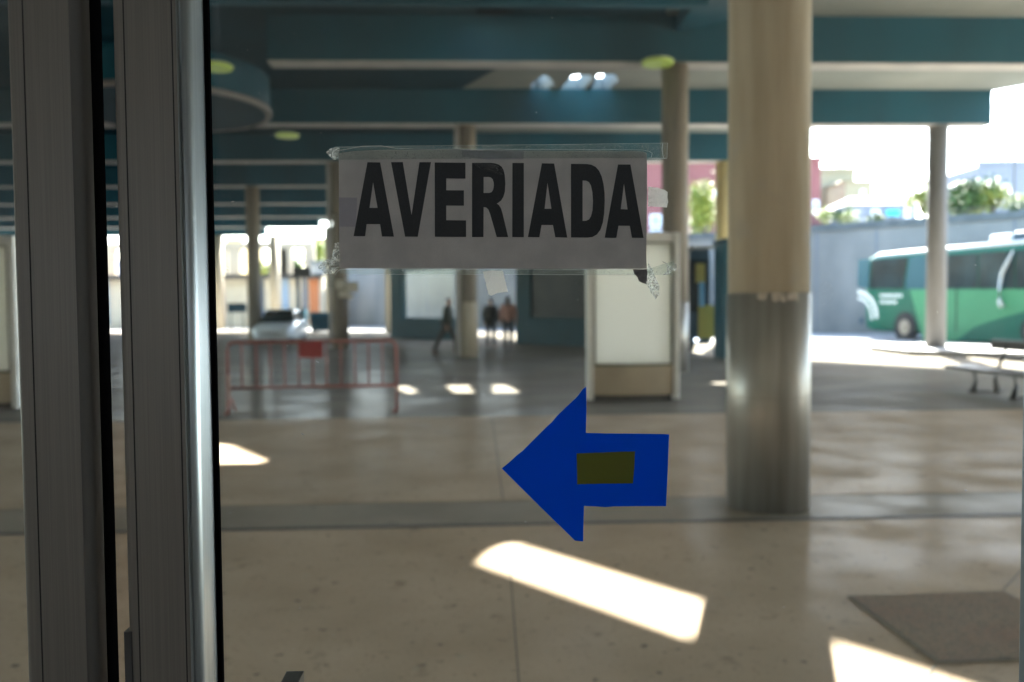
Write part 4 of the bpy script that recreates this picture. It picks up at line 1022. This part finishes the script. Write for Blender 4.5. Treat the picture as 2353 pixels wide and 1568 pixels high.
crumple([(208,695),(233,693),(236,760),(236,825),(226,850),(205,875),(150,880),(130,855),(107,850),(110,830),(150,800),(190,782),(198,740)], M_crum, 'crumpled clear tape bunched at the bottom left corner of the notice', amp=.0022)
crumple([(150,880),(205,875),(212,905),(200,925),(206,960),(142,948),(148,910)], M_tape, 'thin clear tape flap hanging below the bottom left crumpled tape', amp=.0012)
crumple([(1076,862),(1130,858),(1192,857),(1210,925),(1223,980),(1160,990),(1125,1005),(1108,997),(1092,930)], M_tapeg, 'opaque grey tape piece hanging under the middle of the notice', amp=.0002, off=.0012, step=22)
crumple([(1957,850),(2000,851),(2042,850),(2041,900),(2040,938),(2012,930),(1990,920),(1982,895),(1966,880)], mat('grey_tape_dark', (.2,.19,.185), .6, col2=(.14,.135,.13), scale=200), 'dark grey torn tape piece under the bottom right corner of the notice', amp=.0003, off=.0014)
crumple([(2040,800),(2052,830),(2070,850),(2090,905),(2112,950),(2108,980),(2112,1000),(2096,1010),(2088,1030),(2060,985),(2034,935),(2041,900)], M_crum, 'long crumpled clear tape tail pointing down at the bottom right corner', amp=.0018)
crumple([(2122,800),(2150,812),(2165,830),(2190,832),(2200,818),(2212,822),(2210,862),(2185,858),(2165,880),(2130,885),(2150,868),(2157,845),(2148,820)], M_crum, 'curled clear tape end farthest right below the notice', amp=.0016)

# arrow
arr = [(933,100),(935,300),(933,400),(930,490),(1090,494),(1330,496),(1570,499),(1630,504),(1618,800),(1604,1105),(1400,1104),(1280,1106),(1170,1106),(1090,1113),(1000,1106),(915,1103),(910,1250),(908,1401),(870,1398),(840,1395),(530,1093),(225,789),(290,735),(355,675),(400,640),(450,590),(560,480),(600,440),(640,405),(690,345),(750,288),(790,250),(850,195),(885,150),(905,122),(920,112)]
ap = onG(*ZA(900,1400))
ar = thing('arrow_sticker', (ap.x, GYp+.003, ap.z), 'blue cut-out arrow pointing left on the glass below the notice', 'arrow sticker')
gflat([ZA(*q_) for q_ in arr], 'arrow', M_blue, ar, -.0032, .0003)
gflat([ZA(*q_) for q_ in ((853,662),(1100,652),(1250,647),(1343,644),(1336,780),(1325,912),(1100,914),(857,920),(856,800))], 'olive_patch', M_olive, ar, -.0026, .0003)

# ------------------------------------------------------------------ the hall the camera stands in
struct(MB().box(-4.5,4.5,-6,GY-.022,-.014,.0).build('interior_floor', M_intf))
struct(MB().flat([(-4.5,-6),(4.5,-6),(4.5,GYp+.03),(-4.5,GYp+.03)], [[(-3,-2.25),(3,-2.25),(3,-1.1),(-3,-1.1)]], lambda p: Vector((p[0],p[1],2.9)), (0,0,.1)).build('interior_ceiling', M_int))
rf_ = MB().box(-3.05,3.05,-2.3,-1.05,3.004,3.01).build('fill_pane', clear('amber_fill_pane', (.80, .67, .535), .02)); tag(rf_, 'unseen warm-tinted pane added in the hall ceiling behind the viewer to light the notice', 'fill_pane')  # added ceiling opening with tinted pane, put in to light the notice
struct(MB().box(-4.5,4.5,-6.1,-6.0,0,3.0).build('interior_wall', M_int))
struct(MB().box(-4.6,-4.5,-6.1,GYp+.03,0,3.0).build('interior_wall', M_int))
struct(MB().box(4.5,4.6,-6.1,GYp+.03,0,3.0).build('interior_wall', M_int))
fw = thing('station_facade', (0, GYp+.1, 0), 'pale facade of the station hall holding the glass doors', 'building')
MB().box(-40,-4.3,GYp+.031,GYp+.2,0,7.5).build('wall', M_int, fw); MB().box(4.3,40,GYp+.031,GYp+.2,0,7.5).build('wall', M_int, fw)
MB().box(-4.298,4.298,GYp+.033,GYp+.2,ZD1+.01,7.5).build('lintel', M_int, fw)

for a_, b_, lab in ((-4.3, gx(-1500)-.01, 'fixed glass front left of the sliding door, outside the picture'), (gx(2620)+.01, 4.3, 'fixed glass front right of the sliding door, outside the picture')):
    fg = thing('fixed_glazing', ((a_+b_)/2, GYp, 0), lab, 'window')
    MB().box(a_+.03, b_-.03, GYp+.012, GYp+.018, .12, ZD1-.06).build('glass_pane', M_glass, fg)
    for x_ in (a_+.002, b_-.032): MB().box(x_, x_+.03, GYp-.01, GYp+.03, 0, ZD1).build('post', M_alu, fg)
    for z0, z1 in ((.0,.12),(ZD1-.06,ZD1)): MB().box(a_+.033, b_-.033, GYp-.01, GYp+.03, z0, z1).build('rail', M_alu, fg)

S.render.engine = 'CYCLES'
S.cycles.max_bounces = 10; S.cycles.diffuse_bounces = 5; S.cycles.transparent_max_bounces = 16
S.cycles.use_denoising = True
S.cycles.sample_clamp_indirect = 4
